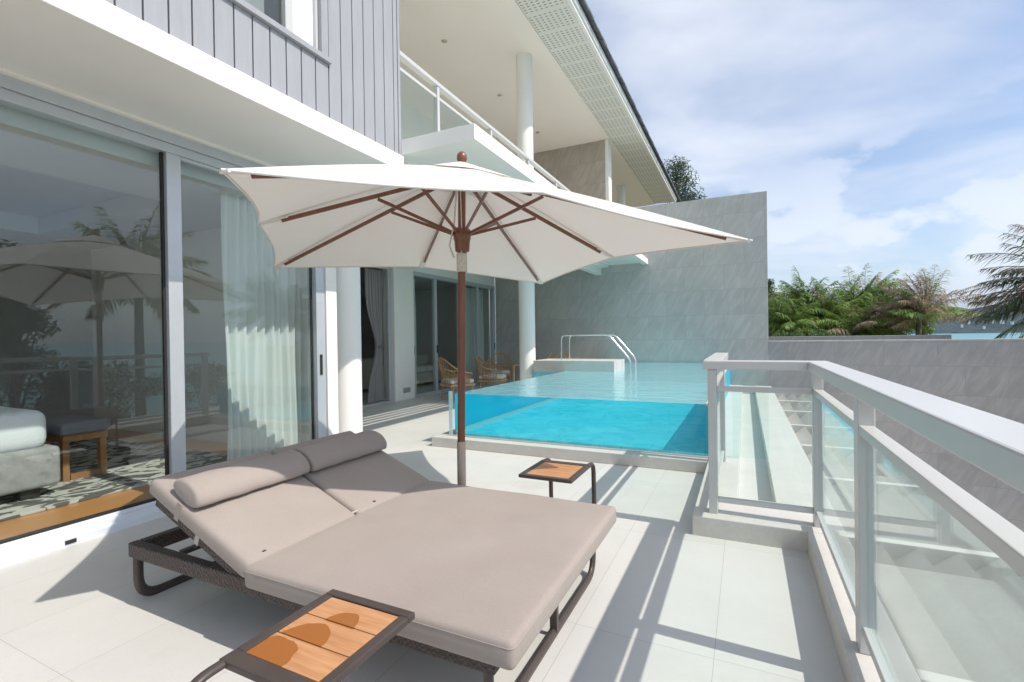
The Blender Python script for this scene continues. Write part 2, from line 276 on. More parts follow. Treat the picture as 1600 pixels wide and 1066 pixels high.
leaf('palm_green', (.07, .15, .025), (.26, .38, .07)); leaf('palm_dark', (.05, .08, .03), (.14, .18, .08)); leaf('palm_dry', (.19, .13, .085), (.36, .28, .19)); leaf('needles', (.035, .07, .035), (.10, .15, .07)); leaf('shrub_leaf', (.03, .08, .025), (.09, .17, .04), 4)
simple('paper', (.6, .6, .57), .8); simple('picture_dark', (.12, .12, .13), .4); simple('cushion_white', (.74, .73, .71), .9, bump=.2)
simple('terracotta_cloth', (.45, .22, .14), .9)

# ------------------------------------------------------------------ mesh helpers
class MB:
    def __init__(s): s.v = []; s.f = []; s.mi = []; s.sm = []
    def add(s, vs, fs, mi=0, smooth=False):
        o = len(s.v); s.v += [tuple(v) for v in vs]
        for q in fs: s.f.append(tuple(i+o for i in q)); s.mi.append(mi); s.sm.append(smooth)
        return s
    def box(s, x0, x1, y0, y1, z0, z1, mi=0):
        v = [(x, y, z) for x in (x0, x1) for y in (y0, y1) for z in (z0, z1)]
        return s.add(v, [(0, 1, 3, 2), (4, 6, 7, 5), (0, 4, 5, 1), (2, 3, 7, 6), (0, 2, 6, 4), (1, 5, 7, 3)], mi)
    def hexa(s, v, mi=0):           # 8 corners: bottom 4 ccw, top 4 ccw
        return s.add(v, [(3, 2, 1, 0), (4, 5, 6, 7), (0, 1, 5, 4), (1, 2, 6, 5), (2, 3, 7, 6), (3, 0, 4, 7)], mi)
    def bar(s, a, b, w, h, up=(0, 0, 1), mi=0):
        a = Vector(a); b = Vector(b); d = (b-a).normalized(); U = Vector(up); sx = d.cross(U)
        if sx.length < 1e-4: sx = d.cross(Vector((1, 0, 0)))
        sx.normalize(); uz = sx.cross(d); sx *= w/2; uz *= h/2
        return s.hexa([a-sx-uz, a+sx-uz, b+sx-uz, b-sx-uz, a-sx+uz, a+sx+uz, b+sx+uz, b-sx+uz], mi)
    def tube(s, pts, rad, n=10, mi=0, caps=True, flat=1.0, side=None):
        pts = [Vector(p) for p in pts]; m = len(pts); rr = rad if isinstance(rad, (list, tuple)) else [rad]*m
        rings = []; up = None
        for i, p in enumerate(pts):
            d = (pts[min(i+1, m-1)]-pts[max(i-1, 0)]).normalized()
            if side: a = Vector(side)
            else:
                a = up if up is not None else (Vector((0, 0, 1)) if abs(d.z) < .9 else Vector((1, 0, 0)))
            x = d.cross(a)
            if x.length < 1e-5: x = d.cross(Vector((.3, 1, .2)))
            x.normalize(); y = x.cross(d).normalized(); up = y
            rings.append([p+x*math.cos(t)*rr[i]*flat+y*math.sin(t)*rr[i] for t in [2*math.pi*k/n for k in range(n)]])
        v = [q for R_ in rings for q in R_]; fs = [(i*n+k, i*n+(k+1) % n, (i+1)*n+(k+1) % n, (i+1)*n+k) for i in range(m-1) for k in range(n)]
        s.add(v, fs, mi, True)
        if caps: s.add(rings[0], [tuple(range(n))[::-1]], mi); s.add(rings[-1], [tuple(range(n))], mi)
        return s
    def lathe(s, prof, n=28, c=(0, 0, 0), mi=0, smooth=True):
        v = [(c[0]+r_*math.cos(2*math.pi*k/n), c[1]+r_*math.sin(2*math.pi*k/n), c[2]+z) for r_, z in prof for k in range(n)]
        s.add(v, [(i*n+k, i*n+(k+1) % n, (i+1)*n+(k+1) % n, (i+1)*n+k) for i in range(len(prof)-1) for k in range(n)], mi, smooth)
        return s
    def cushion(s, x0, x1, y0, y1, z0, z1, rad=.03, puff=0.0, nx=18, ny=18, mat=None, mi=0):
        """rounded box with a slightly domed top; mat maps it into place"""
        def cl(t, n): return t
        xs = [x0, x0+rad*.15, x0+rad*.5, x0+rad]+[x0+rad+(x1-x0-2*rad)*k/nx for k in range(1, nx)]+[x1-rad, x1-rad*.5, x1-rad*.15, x1]
        ys = [y0, y0+rad*.15, y0+rad*.5, y0+rad]+[y0+rad+(y1-y0-2*rad)*k/ny for k in range(1, ny)]+[y1-rad, y1-rad*.5, y1-rad*.15, y1]
        zs = [z0, z0+rad*.15, z0+rad*.5, z0+rad, (z0+z1)/2, z1-rad, z1-rad*.5, z1-rad*.15, z1]
        idx = {}; vs = []; fs = []
        ph = random.random()*9
        def vert(x, y, z):
            k = (round(x, 5), round(y, 5), round(z, 5))
            if k in idx: return idx[k]
            c = Vector((min(max(x, x0+rad), x1-rad), min(max(y, y0+rad), y1-rad), min(max(z, z0+rad), z1-rad))); d = Vector((x, y, z))-c
            p = c+d.normalized()*rad if d.length > 1e-7 else Vector((x, y, z))
            if z > (z0+z1)/2:
                fx = 1-abs(2*(x-x0)/(x1-x0)-1)**3; fy = 1-abs(2*(y-y0)/(y1-y0)-1)**3
                p.z += puff*fx*fy + .0022*math.sin(x*9+ph)*math.cos(y*7+ph)
            if mat: p = mat @ p
            idx[k] = len(vs); vs.append(p); return idx[k]
        def face(A, B, g, flip):
            for i in range(len(A)-1):
                for j_ in range(len(B)-1):
                    q = [g(A[i], B[j_]), g(A[i+1], B[j_]), g(A[i+1], B[j_+1]), g(A[i], B[j_+1])]
                    q = [vert(*t) for t in q]; fs.append(tuple(q[::-1] if flip else q))
        face(xs, ys, lambda a, b: (a, b, z1), False); face(xs, ys, lambda a, b: (a, b, z0), True)
        face(xs, zs, lambda a, b: (a, y0, b), False); face(xs, zs, lambda a, b: (a, y1, b), True)
        face(ys, zs, lambda a, b: (x1, a, b), False); face(ys, zs, lambda a, b: (x0, a, b), True)
        return s.add(vs, fs, mi, True)
def arc(pts, rad, n=6):
    """round the inner corners of a polyline"""
    P = [Vector(p) for p in pts]; out = [P[0]]
    for i in range(1, len(P)-1):
        a = (P[i-1]-P[i]).normalized(); b = (P[i+1]-P[i]).normalized(); A = P[i]+a*rad; B = P[i]+b*rad
        for k in range(n+1):
            t = k/n; out.append(A*(1-t)**2+P[i]*2*t*(1-t)+B*t*t)
    out.append(P[-1]); return out
def tag(o, label=None, cat=None, group=None, kind=None):
    if label: o['label'] = label
    if cat: o['category'] = cat
    if group: o['group'] = group
    if kind: o['kind'] = kind
    return o
def link(name, mb, mat, parent=None, bevel=0, loc=None):
    me = bpy.data.meshes.new(name); o0 = Vector(loc) if loc is not None else Vector((0, 0, 0))
    me.from_pydata([tuple(Vector(v)-o0) for v in mb.v], [], mb.f); me.update()
    for m_ in (mat if isinstance(mat, (list, tuple)) else [mat]): me.materials.append(MATS[m_])
    for p, i, s_ in zip(me.polygons, mb.mi, mb.sm): p.material_index = i; p.use_smooth = s_
    o = bpy.data.objects.new(name, me); COL.objects.link(o)
    PINV[o.name] = Matrix()
    if parent is not None: o.parent = parent; o.matrix_parent_inverse = PINV.get(parent.name, Matrix())
    if loc is not None: o.location = loc; PINV[o.name] = Matrix.Translation(-o0)
    if bevel:
        b = o.modifiers.new('bevel', 'BEVEL'); b.width = bevel; b.segments = 2; b.limit_method = 'ANGLE'; b.harden_normals = False
    return o
PINV = {}
def root(name, loc, label, cat, group=None):
    """an Empty at the thing's base; its parts are meshed in world coordinates and held by a parent inverse"""
    o = bpy.data.objects.new(name, None); COL.objects.link(o); o.location = loc; o.empty_display_size = .1
    PINV[o.name] = Matrix.Translation(-Vector(loc)); return tag(o, label, cat, group)
def bx(name, b, mat, parent=None, bevel=0): return link(name, MB().box(*b), mat, parent, bevel)
def copy_tree(o, parent=None):
    c = o.copy(); COL.objects.link(c); c.parent = parent
    for ch in list(o.children): copy_tree(ch, c)
    return c

# ================================================================== SETTING
# terrace floor (tiles)
fl = MB().box(-6.95, .335, -5, 13.16, -.35, 0); tag(link('terrace_floor', fl, 'terrace_tile'), kind='structure')
# raised stone kerb with the narrow water channel beside it, one L shaped mass
k = MB()
k.box(.335, .545, -5, 3.47, -.35, .13)                # beside the camera
k.box(-.335, .545, 3.47, 3.98, -.352, .132)           # across the end of the walkway
k.box(-.335, -.06, 3.98, 12.9, -.351, .131)           # between pool and channel
k.box(.19, .545, 3.98, 12.9, -.349, .129)             # broad ledge beyond the channel
k.box(-.06, .19, 12.2, 12.9, -.16, .12)
tag(link('stone_kerb', k, 'kerb_stone', bevel=.006), kind='structure')
tag(link('channel_bed', MB().box(-.06, .19, 3.98, 12.9, -.345, -.16), 'slate_warm'), kind='structure')
w = MB().add([(-.06, 3.98, -.02), (.19, 3.98, -.02), (.19, 12.2, -.02), (-.06, 12.2, -.02)], [(0, 1, 2, 3)])
tag(link('channel_water', w, 'channel_surface'), kind='structure')
# lower garden, beach and sea
def sheet(name, x0, x1, y0, y1, z, mat, nx=2, ny=2, h=None):
    b = MB(); vs = [(x0+(x1-x0)*i/nx, y0+(y1-y0)*j_/ny, z+(h(x0+(x1-x0)*i/nx, y0+(y1-y0)*j_/ny) if h else 0)) for j_ in range(ny+1) for i in range(nx+1)]
    b.add(vs, [(j_*(nx+1)+i, j_*(nx+1)+i+1, (j_+1)*(nx+1)+i+1, (j_+1)*(nx+1)+i) for j_ in range(ny) for i in range(nx)], 0, True)
    return tag(link(name, b, mat), kind='structure')
def gh(x, y):
    e = max(0, (x-24)/10)
    return -3.2*min(1, e)**1.5*1.0 - max(0, (x-34))*.15 + .12*math.sin(x*.7)*math.cos(y*.5)
sheet('garden_ground', -60, 60, -60, 140, -3.6, 'garden', 60, 60, gh)
sheet('sea', -12000, 12000, -12000, 12000, -6.4, 'sea_water', 4, 4)
# wooded hills across the bay
def hill(name, cx, cy, L, Wd, H, seed):
    rr = random.Random(seed); ph = [rr.random()*6 for _ in range(6)]; n = 70; b = MB(); vs = []
    for j_ in range(31):
        for i in range(n+1):
            s_ = i/n*2-1; t = j_/30*2-1
            e = max(0, 1-s_*s_)**.7*max(0, 1-t*t)
            z = H*e*(.72+.16*math.sin(3.1*s_+ph[0])+.1*math.sin(7.3*s_+ph[1]+t*2)+.05*math.sin(17*s_+ph[2])*math.cos(6*t)+.03*math.sin(37*s_+ph[3]+9*t))
            vs.append((cx+s_*L/2, cy+t*Wd/2, -8+z))
    b.add(vs, [(j_*(n+1)+i, j_*(n+1)+i+1, (j_+1)*(n+1)+i+1, (j_+1)*(n+1)+i) for j_ in range(30) for i in range(n)], 0, True)
    return tag(link(name, b, 'hill_forest'), kind='structure')
hill('near_hill', 1050, 2900, 1150, 700, 128, 3)
hill('far_hill', 260, 4300, 1900, 900, 330, 8)

# ================================================================== STONE WALLS
t = tag(MB() and link('tall_stone_wall', MB().box(-6.9, .51, 13.2, 13.45, -4, 4.80), 'slate_cladding', bevel=.004), 'tall grey slate clad wall closing the pool at its far end', 'wall')
low = root('low_stone_wall', (4.5, 13.3, -4), 'low dark grey slate clad wall behind the white railing, below the palms', 'wall')
link('wall_body', MB().box(.512, 9, 13.2, 13.45, -4, 1.15), 'slate_dark', low)
link('coping', MB().box(.512, 9.01, 13.19, 13.46, 1.152, 1.19), 'slate_cladding', low, .004)
tag(link('rear_stone_wall', MB().box(.6, 4.9, 16.5, 16.75, -4, 1.27), 'slate_cladding', bevel=.004), 'strip of grey wall just showing behind the low wall, under the palms', 'wall')

# ================================================================== VILLA
V = root('villa', (-4.2, 4, 0), 'white two storey villa with grey board cladding, glass sliding doors and deep eaves', 'house')
FX = -4.2
# bedroom shell
bx('bedroom_floor', (-9, -4.285, -4, 3.86, -.2, .1), 'oak_floor', V)
bx('room_wall', (-9.2, -9, -4, 4.05, 0, 3.05), 'room_wall', V)
bx('room_wall', (-9, -4.2, -4.2, -4, 0, 3.05), 'room_wall', V)
bx('end_wall', (-9, -4.12, 3.9, 4.05, 0, 3.055), 'render_white', V, .004)
cm = MB(); cm.box(-9, -4.3, -4, 3.9, 2.99, 3.05); cm.box(-9, -8.2, -4, 3.9, 2.78, 2.99); cm.box(-5.3, -4.3, -4, 3.9, 2.78, 2.985); cm.box(-8.2, -5.3, 3.0, 3.9, 2.782, 2.988); cm.box(-8.2, -5.3, -4, -2.6, 2.782, 2.988)
link('room_ceiling', cm, 'room_ceiling', V)
# big sliding door of the bedroom
D = link('sliding_door', MB().box(-4.27, -4.14, -3.9, 3.9, 2.955, 3.057).box(-4.26, -4.155, -3.9, 3.898, 2.88, 2.953).box(-4.27, -4.14, 3.78, 3.898, .112, 2.878), 'alu', V, .003)
link('mullion', MB().box(-4.235, -4.16, 2.315, 2.425, .112, 2.879), 'alu', D, .004)
link('mullion', MB().box(-4.235, -4.16, -1.3, -1.19, .112, 2.879), 'alu', D, .004)
link('gasket', MB().box(-4.226, -4.2, 2.296, 2.314, .115, 2.879), 'black_rubber', D)
link('gasket', MB().box(-4.226, -4.2, 3.765, 3.779, .115, 2.879), 'black_rubber', D)
link('glass_panel', MB().box(-4.222, -4.214, -1.19, 2.296, .122, 2.879), 'window_glass', D)
link('glass_panel', MB().box(-4.205, -4.197, 2.425, 3.765, .15, 2.85), 'window_glass', D)
link('glass_panel', MB().box(-4.205, -4.197, -3.89, -1.3, .15, 2.85), 'window_glass', D)
link('panel_rail', MB().box(-4.23, -4.165, 2.426, 3.764, 2.851, 2.878), 'alu', D, .002)
link('panel_rail', MB().box(-4.23, -4.165, 2.426, 3.764, .113, .149), 'alu', D, .002)
link('door_handle', MB().box(-4.139, -4.128, 3.815, 3.845, .98, 1.2), 'black_rubber', D, .004)
link('sill', MB().box(-4.284, -4.19, -4, 3.9, -.05, .108).box(-4.19, -4.14, -4, 3.899, -.05, .085).box(-4.14, -4.09, -4, 3.898, -.05, .05), 'sill_metal', D, .003)
link('track', MB().box(-4.245, -4.195, -4, 3.9, .108, .121), 'black_rubber', D)
link('drain_cover', MB().box(-4.089, -4.082, 1.6, 1.66, .015, .04), 'black_rubber', D)
# slab over the doors: soffit and bright fascia
link('canopy_slab', MB().box(-9.2, -3.13, -4.2, 4.02, 3.06, 3.225), 'render_white', V, .006)
link('shadow_gap', MB().box(-4.16, -4.1, -4, 3.9, 3.035, 3.059), 'soffit', V, .003)
# upper storey wall with boards
link('upper_wall', MB().box(-9.2, -3.2, -4.2, 4.0, 3.226, 3.72).box(-9.2, -3.2, -4.2, .3, 3.72, 6.74).box(-9.2, -3.2, 3.05, 4.0, 3.72, 6.74).box(-9.2, -3.2, .3, 3.05, 5.4, 6.74), 'dark_room_wall', V)
cb_ = MB(); y = 1.51-.142*40
while y < 3.98:
    a, b2 = y+.005, min(y+.137, 3.985)
    z0 = 3.228
    if b2 > .3 and a < 3.03:
        cb_.box(-3.2, -3.172, a, b2, z0, 3.70); cb_.box(-3.2, -3.172, a, b2, 5.44, 6.73)
    else: cb_.box(-3.2, -3.172, a, b2, z0, 6.73)
    y += .142
link('board_cladding', cb_, 'board_cladding', V, .004)
link('corner_trim', MB().box(-3.215, -3.165, 3.988, 4.022, 3.228, 6.73).box(-3.215, -3.198, 4.022, 4.05, 3.428, 6.73), 'board_cladding', V, .003)
link('side_wall', MB().box(-9.2, -3.22, 4.001, 4.02, 3.43, 6.73), 'render_white', V)
wf = link('upper_window', MB().box(-3.22, -3.14, .26, 3.08, 3.70, 3.745).box(-3.22, -3.15, 2.98, 3.05, 3.746, 5.4).box(-3.22, -3.15, .3, .36, 3.746, 5.4).box(-3.22, -3.15, .3, 3.05, 5.4, 5.44), 'board_cladding', V, .003)
link('window_frame', MB().box(-3.24, -3.19, 2.66, 2.73, 3.747, 5.398).box(-3.24, -3.19, 2.955, 2.978, 3.747, 5.398), 'white_metal', wf, .003)
link('pane', MB().box(-3.235, -3.229, .36, 2.66, 3.747, 5.398), 'window_glass', wf)
link('blind', MB().box(-3.232, -3.222, 2.731, 2.954, 3.747, 5.398), 'white_cotton', wf)
link('window_curtain', MB().box(-3.42, -3.38, 2.35, 2.62, 3.75, 5.39), 'drape', wf)
# columns
def column(x, y, z0, z1, rad): return link('column', MB().lathe([(rad, z0), (rad, z1)], 40, (x, y, 0)), 'render_white', V)
column(-4.27, 4.33, 0, 3.25, .175); column(-4.27, 9.65, 0, 3.25, .175); column(-3.77, 8.55, 3.42, 6.75, .155); column(-3.98, 17.5, 3.4, 6.75, .16)
# balcony slab with slatted sun shade along its outer edge
sl = MB(); sl.box(-6.9, -3.35, 4.024, 13.19, 3.25, 3.42); sl.box(-2.45, -2.3, 4.024, 13.19, 3.25, 3.40); sl.box(-3.35, -2.45, 4.024, 4.18, 3.252, 3.402); sl.box(-3.35, -2.45, 4.18, 5.4, 3.30, 3.395); sl.box(-3.35, -2.45, 8.3, 13.19, 3.30, 3.395)
link('balcony_slab', sl, 'render_white', V, .004)
sh = MB()
for i in range(5): sh.box(-3.27+.178*i, -3.175+.178*i, 5.4, 8.3, 3.34, 3.36)
link('slatted_shade', sh, 'render_white', V)
link('balcony_beam', MB().box(-3.72, -3.56, 9.8, 13.19, 3.05, 3.249), 'render_white', V, .003)
# balcony railing
br_ = link('balcony_railing', MB().box(-3.54, -3.46, 4.03, 13.19, 4.55, 4.60), 'white_metal', V, .004)
for y in (5.17, 6.6, 8.03, 9.46, 10.9, 12.3): link('post', MB().box(-3.53, -3.47, y-.025, y+.025, 3.421, 4.549), 'white_metal', br_, .003)
link('mid_rail', MB().box(-3.515, -3.485, 4.03, 13.19, 4.40, 4.435), 'white_metal', br_)
link('glass_panel', MB().box(-3.504, -3.496, 4.03, 13.19, 3.5, 4.40), 'railing_glass', br_)
# upper rear wall with glazing, ceiling, eaves, roof
link('upper_rear_wall', MB().box(-7.1, -6.9, 4.02, 13.19, 5.7, 6.749).box(-7.1, -6.9, 4.02, 5.2, 3.421, 5.7).box(-7.1, -6.9, 12.2, 13.19, 3.421, 5.7).box(-9.2, -9, 4.02, 13.2, 3.42, 6.749), 'render_white', V)
uw = link('upper_glass_door', MB().box(-7.0, -6.95, 5.2, 12.2, 5.62, 5.7).box(-7.0, -6.95, 5.2, 12.2, 3.425, 3.5), 'alu', V)
for y in (5.2, 7.5, 9.8, 12.12): link('mullion', MB().box(-7.01, -6.94, y, y+.08, 3.5, 5.62), 'alu', uw)
link('glass_panel', MB().box(-6.98, -6.972, 5.28, 12.12, 3.5, 5.62), 'window_glass', uw)
link('upper_ceiling', MB().box(-9.2, -3.6, 4.022, 20.6, 6.75, 6.90), 'soffit', V)
link('eave_beam', MB().hexa([(-3.6, -4.2, 6.75), (-3.28, -4.2, 6.765), (-3.28, 20.6, 6.765), (-3.6, 20.6, 6.75), (-3.6, -4.2, 6.9), (-3.28, -4.2, 6.9), (-3.28, 20.6, 6.9), (-3.6, 20.6, 6.9)]), 'soffit', V)
link('perforated_soffit', MB().hexa([(-3.279, -4.2, 6.79), (-2.52, -4.2, 6.76), (-2.52, 20.6, 6.76), (-3.279, 20.6, 6.79), (-3.279, -4.2, 6.9), (-2.52, -4.2, 6.9), (-2.52, 20.6, 6.9), (-3.279, 20.6, 6.9)]), 'perforated_board', V)
link('eave_fascia', MB().box(-2.519, -2.46, -4.2, 20.62, 6.735, 6.86).box(-2.459, -2.43, -4.2, 20.62, 6.80, 6.91), 'render_white', V, .003)
rf = MB(); n = 46
for i in range(84):
    y0 = -4.2+i*.3
    rf.hexa([(-2.34, y0, 6.912+.012*(i % 2)), (-9.4, y0, 9.6), (-9.4, y0+.297, 9.6), (-2.34, y0+.297, 6.912+.012*(i % 2)), (-2.34, y0, 6.95+.012*(i % 3)), (-9.4, y0, 9.65), (-9.4, y0+.297, 9.65), (-2.34, y0+.297, 6.95+.012*(i % 3))])
link('roof', rf, 'roof_tile', V)
for y in (7.45, 9.65, 11.85, 15.2, 18):
    dl = link('ceiling_lamp', MB().lathe([(.0, 6.735), (.03, 6.735), (.05, 6.742), (.055, 6.749)], 20, (-4.86, y, 0)), 'lamp_metal', V)
# upper stone pier
link('stone_pier', MB().box(-9, -3.40, 13.2, 13.45, 4.802, 6.748), 'slate_warm', V)
link('stone_pier', MB().box(-9, -3.40, 13.14, 13.199, 3.421, 6.748), 'slate_warm', V)
link('pier_edge', MB().box(-3.399, -3.31, 13.12, 13.46, 3.3, 6.748), 'render_white', V)
# recessed ground floor front
F2 = -6.9
g = MB(); g.box(F2-.2, F2, 4.06, 5.5, 0, 3.245).box(F2-.2, F2, 5.5, 13.19, 2.93, 3.246).box(F2-.25, F2+.06, 8.36, 9.05, 0, 2.929)
link('ground_floor_wall', g, 'render_white', V, .004)
link('wall_socket', MB().box(F2+.061, F2+.075, 8.62, 8.86, .16, .27), 'lamp_metal', V, .003)
link('living_floor', MB().box(-12.5, F2-.05, 4.06, 13.19, -.2, .01), 'terrace_tile', V)
link('living_wall', MB().box(-12.6, -12.5, 4.06, 13.19, 0, 3.2).box(-12.5, F2-.2, 4.06, 4.16, 0, 3.2).box(-12.5, F2-.2, 13.1, 13.19, 0, 3.2), 'dark_room_wall', V)
link('living_ceiling', MB().box(-12.5, F2-.2, 4.06, 13.19, 2.95, 3.2).box(-12.5, -10.5, 4.17, 13.0, 2.7, 2.949), 'room_wall', V)
d1 = link('open_sliding_door', MB().box(F2-.12, F2-.02, 5.5, 8.358, 2.86, 2.929), 'alu', V); link('track', MB().box(F2-.12, F2-.02, 5.5, 8.358, -.01, .03), 'alu', d1)
link('mullion', MB().box(F2-.1, F2-.03, 8.27, 8.357, .03, 2.86), 'alu', d1); link('mullion', MB().box(F2-.1, F2-.03, 5.5, 5.58, .03, 2.86), 'alu', d1)
d2 = link('terrace_sliding_door', MB().box(F2-.12, F2+.01, 9.051, 13.18, 2.83, 2.929).box(F2-.12, F2+.005, 9.051, 13.18, -.01, .07).box(F2-.12, F2+.005, 9.051, 9.15, .07, 2.83).box(F2-.12, F2+.005, 13.06, 13.18, .07, 2.83), 'alu', V, .003)
for y in (9.98, 11.1, 12.1): link('mullion', MB().box(F2-.09, F2-.01, y, y+.11, .07, 2.83), 'alu', d2, .003)
for a, b2, x in ((9.15, 9.98, 0), (10.09, 11.1, -.02), (11.21, 12.1, -.02), (12.21, 13.06, 0)): link('glass_panel', MB().box(F2-.05+x, F2-.042+x, a, b2, .07, 2.83), 'window_glass', d2)
for y in (9.09, 10.03, 13.1): link('door_handle', MB().box(F2+.006, F2+.02, y, y+.03, 1.0, 1.2), 'black_rubber', d2)

# ================================================================== POOL
PX0, PX1, PY0, PY1, WZ = -3.40, -.335, 5.2, 13.18, .65
P = root('swimming_pool', (-1.9, 9, 0), 'raised swimming pool with clear front wall and bright turquoise water', 'swimming pool')
link('stone_plinth', MB().box(-3.57, -.337, 5.05, 13.18, .001, .12), 'kerb_stone', P, .006)
link('pool_floor', MB().box(PX0+.06, PX1, PY0+.06, 13.17, .121, .15), 'pool_mosaic', P)
link('acrylic_wall', MB().box(PX0, PX1, PY0, PY0+.05, .121, .685), 'acrylic', P)
link('acrylic_wall', MB().box(PX0, PX0+.05, PY0+.05, 13.18, .121, .685), 'acrylic', P)
link('glass_edge', MB().box(PX0-.003, PX0+.05, PY0-.004, PY0, .121, .686), 'glass_edge', P)
link('wall_channel', MB().box(PX0-.012, PX1, PY0-.02, PY0-.005, .12, .137).box(PX0+.05, PX0+.075, PY0+.05, 13.17, .151, .185).box(PX0+.12, PX0+.14, PY0+.05, 13.17, .151, .165), 'white_metal', P)
link('side_lining', MB().box(PX0+.051, PX0+.056, PY0+.052, 13.17, .186, .645), 'pool_side_lining', P)  # opaque blue sheet painted as the mirror reflection inside the clear left wall
link('back_lining', MB().box(PX0+.06, PX1, 13.15, 13.19, .151, .645).box(PX1-.03, PX1-.002, PY0+.052, 13.15, .151, .63), 'pool_side_lining', P)
link('pool_rim', MB().box(PX1-.032, PX1, PY0+.052, 13.15, .631, .66), 'kerb_stone', P, .003)
link('step_block', MB().box(-4.05, -2.32, 9.45, 10.35, .625, .865), 'kerb_stone', P, .004)
bx('step_footing', (-4.04, -2.33, 9.46, 10.34, .15, .624), 'pool_mosaic', P)
wt = MB(); x0, x1, y0, y1 = PX0+.06, PX1-.033, PY0+.053, 13.149
wt.add([(x0, y0, WZ), (x1, y0, WZ), (x1, y1, WZ), (x0, y1, WZ)], [(0, 1, 2, 3)], 0)
wt.add([(x0, y0, .152), (x1, y0, .152), (x1, y0, WZ), (x0, y0, WZ)], [(0, 1, 2, 3)], 1)
tag(link('pool_water', wt, ['water_surface', 'water_side']), kind='structure')
def pool_rail(dy, label):
    y = 9.6+dy
    b = MB().tube(arc([(-3.47, y, .866), (-3.47, y, 1.385), (-2.46, y, 1.385), (-2.03, y, .88), (-2.03, y, .40)], .09, 6), .016, 12)
    o = tag(link('pool_grab_rail', b, 'chrome', loc=(-3.47, y, .866)), label, 'handrail', 'steel grab rails of the pool steps')
pool_rail(0, 'polished steel pool grab rail, the nearer of the pair on the step block')
pool_rail(.52, 'polished steel pool grab rail, the farther of the pair nearer the slate wall')

# ================================================================== WHITE RAILING
RL = root('glass_railing', (.41, 3.6, .13), 'white metal balustrade with glass panels turning round the corner of the terrace', 'railing')
hr = MB()
hr.hexa([(.355, -5, 1.115), (.475, -5, 1.115), (.475, 3.65, 1.115), (.355, 3.545, 1.115), (.355, -5, 1.175), (.475, -5, 1.175), (.475, 3.65, 1.175), (.355, 3.545, 1.175)])
hr.hexa([(-.265, 3.545, 1.116), (.354, 3.545, 1.116), (.474, 3.652, 1.116), (-.145, 3.652, 1.116), (-.265, 3.545, 1.176), (.354, 3.545, 1.176), (.474, 3.652, 1.176), (-.145, 3.652, 1.176)])
hr.box(-.265, -.147, 3.653, 5.15, 1.117, 1.177)
link('handrail', hr, 'white_metal', RL, .006)
for (x, y) in ((.41, 3.60), (.41, 2.26), (.41, .9), (.41, -.46), (.41, -1.82), (.41, -3.18), (-.205, 3.60), (-.205, 5.1)):
    link('post', MB().box(x-.028, x+.028, y-.04, y+.04, .131, 1.115), 'white_metal', RL, .004)
link('mid_rail', MB().box(.385, .435, -5, 3.555, .965, 1.0), 'white_metal', RL, .003)
link('mid_rail', MB().box(-.176, .381, 3.58, 3.62, .966, 1.0), 'white_metal', RL, .003)
link('mid_rail', MB().box(-.22, -.19, 3.645, 5.055, .966, 1.0), 'white_metal', RL, .003)
link('bottom_rail', MB().box(.392, .428, -5, 3.555, .20, .235), 'white_metal', RL, .003)
link('bottom_rail', MB().box(-.176, .381, 3.585, 3.615, .205, .24), 'white_metal', RL, .003)
link('bottom_rail', MB().box(-.22, -.19, 3.645, 5.055, .206, .24), 'white_metal', RL, .003)
for (a, b2) in ((2.30, 3.56), (.94, 2.22), (-.42, .86), (-1.78, -.5), (-3.14, -1.86)): link('glass_panel', MB().box(.406, .414, a, b2, .236, .964), 'railing_glass', RL)
link('glass_panel', MB().box(-.176, .381, 3.596, 3.604, .241, .965), 'railing_glass', RL)
link('glass_panel', MB().box(-.209, -.201, 3.645, 5.055, .241, .965), 'railing_glass', RL)
link('glass_panel', MB().box(-.12, .2, 5.28, 5.288, .14, 1.06), 'railing_glass', RL)

# ================================================================== LOWER PERGOLA
PG = root('slatted_pergola', (1.05, 5, -3.5), 'white pergola roof of tilted slats below the railing, beside the stone ledge', 'pergola')
by = [2.40+1.47*k_ for k_ in range(-4, 8)]
for y in by: link('beam', MB().box(.60, 1.56, y-.035, y+.035, -.24, .004), 'kerb_stone', PG, .004)
link('side_beam', MB().box(.56, .599, by[0], 12.9, -.28, -.02), 'kerb_stone', PG, .004); link('side_beam', MB().box(1.561, 1.64, by[0], 12.9, -.28, .003), 'kerb_stone', PG, .004)
for i in range(len(by)-1):
    a, b2 = by[i]+.036, by[i+1]-.036
    for k_ in range(5):
        x0 = .615+.19*k_; x1 = x0+.175
        link('slat', MB().hexa([(x0, a, -.17), (x1, a, -.025), (x1, b2, -.025), (x0, b2, -.17), (x0-.012, a, -.155), (x1-.012, a, -.005), (x1-.012, b2, -.005), (x0-.012, b2, -.155)]), 'kerb_stone', PG)
for (x, y) in ((1.6, by[0]), (1.6, by[4]), (1.6, by[8]), (1.6, 12.8)): link('post', MB().box(x-.06, x+.06, y-.06, y+.06, -3.7, -.281), 'kerb_stone', PG)
tag(link('lower_court_wall', MB().box(.36, .55, -5, 13.19, -3.9, -.36), 'render_white'), 'white retaining wall under the stone ledge of the terrace', 'wall')
sheet('lower_court', .36, 6, -5, 13.2, -3.42, 'terrace_tile')

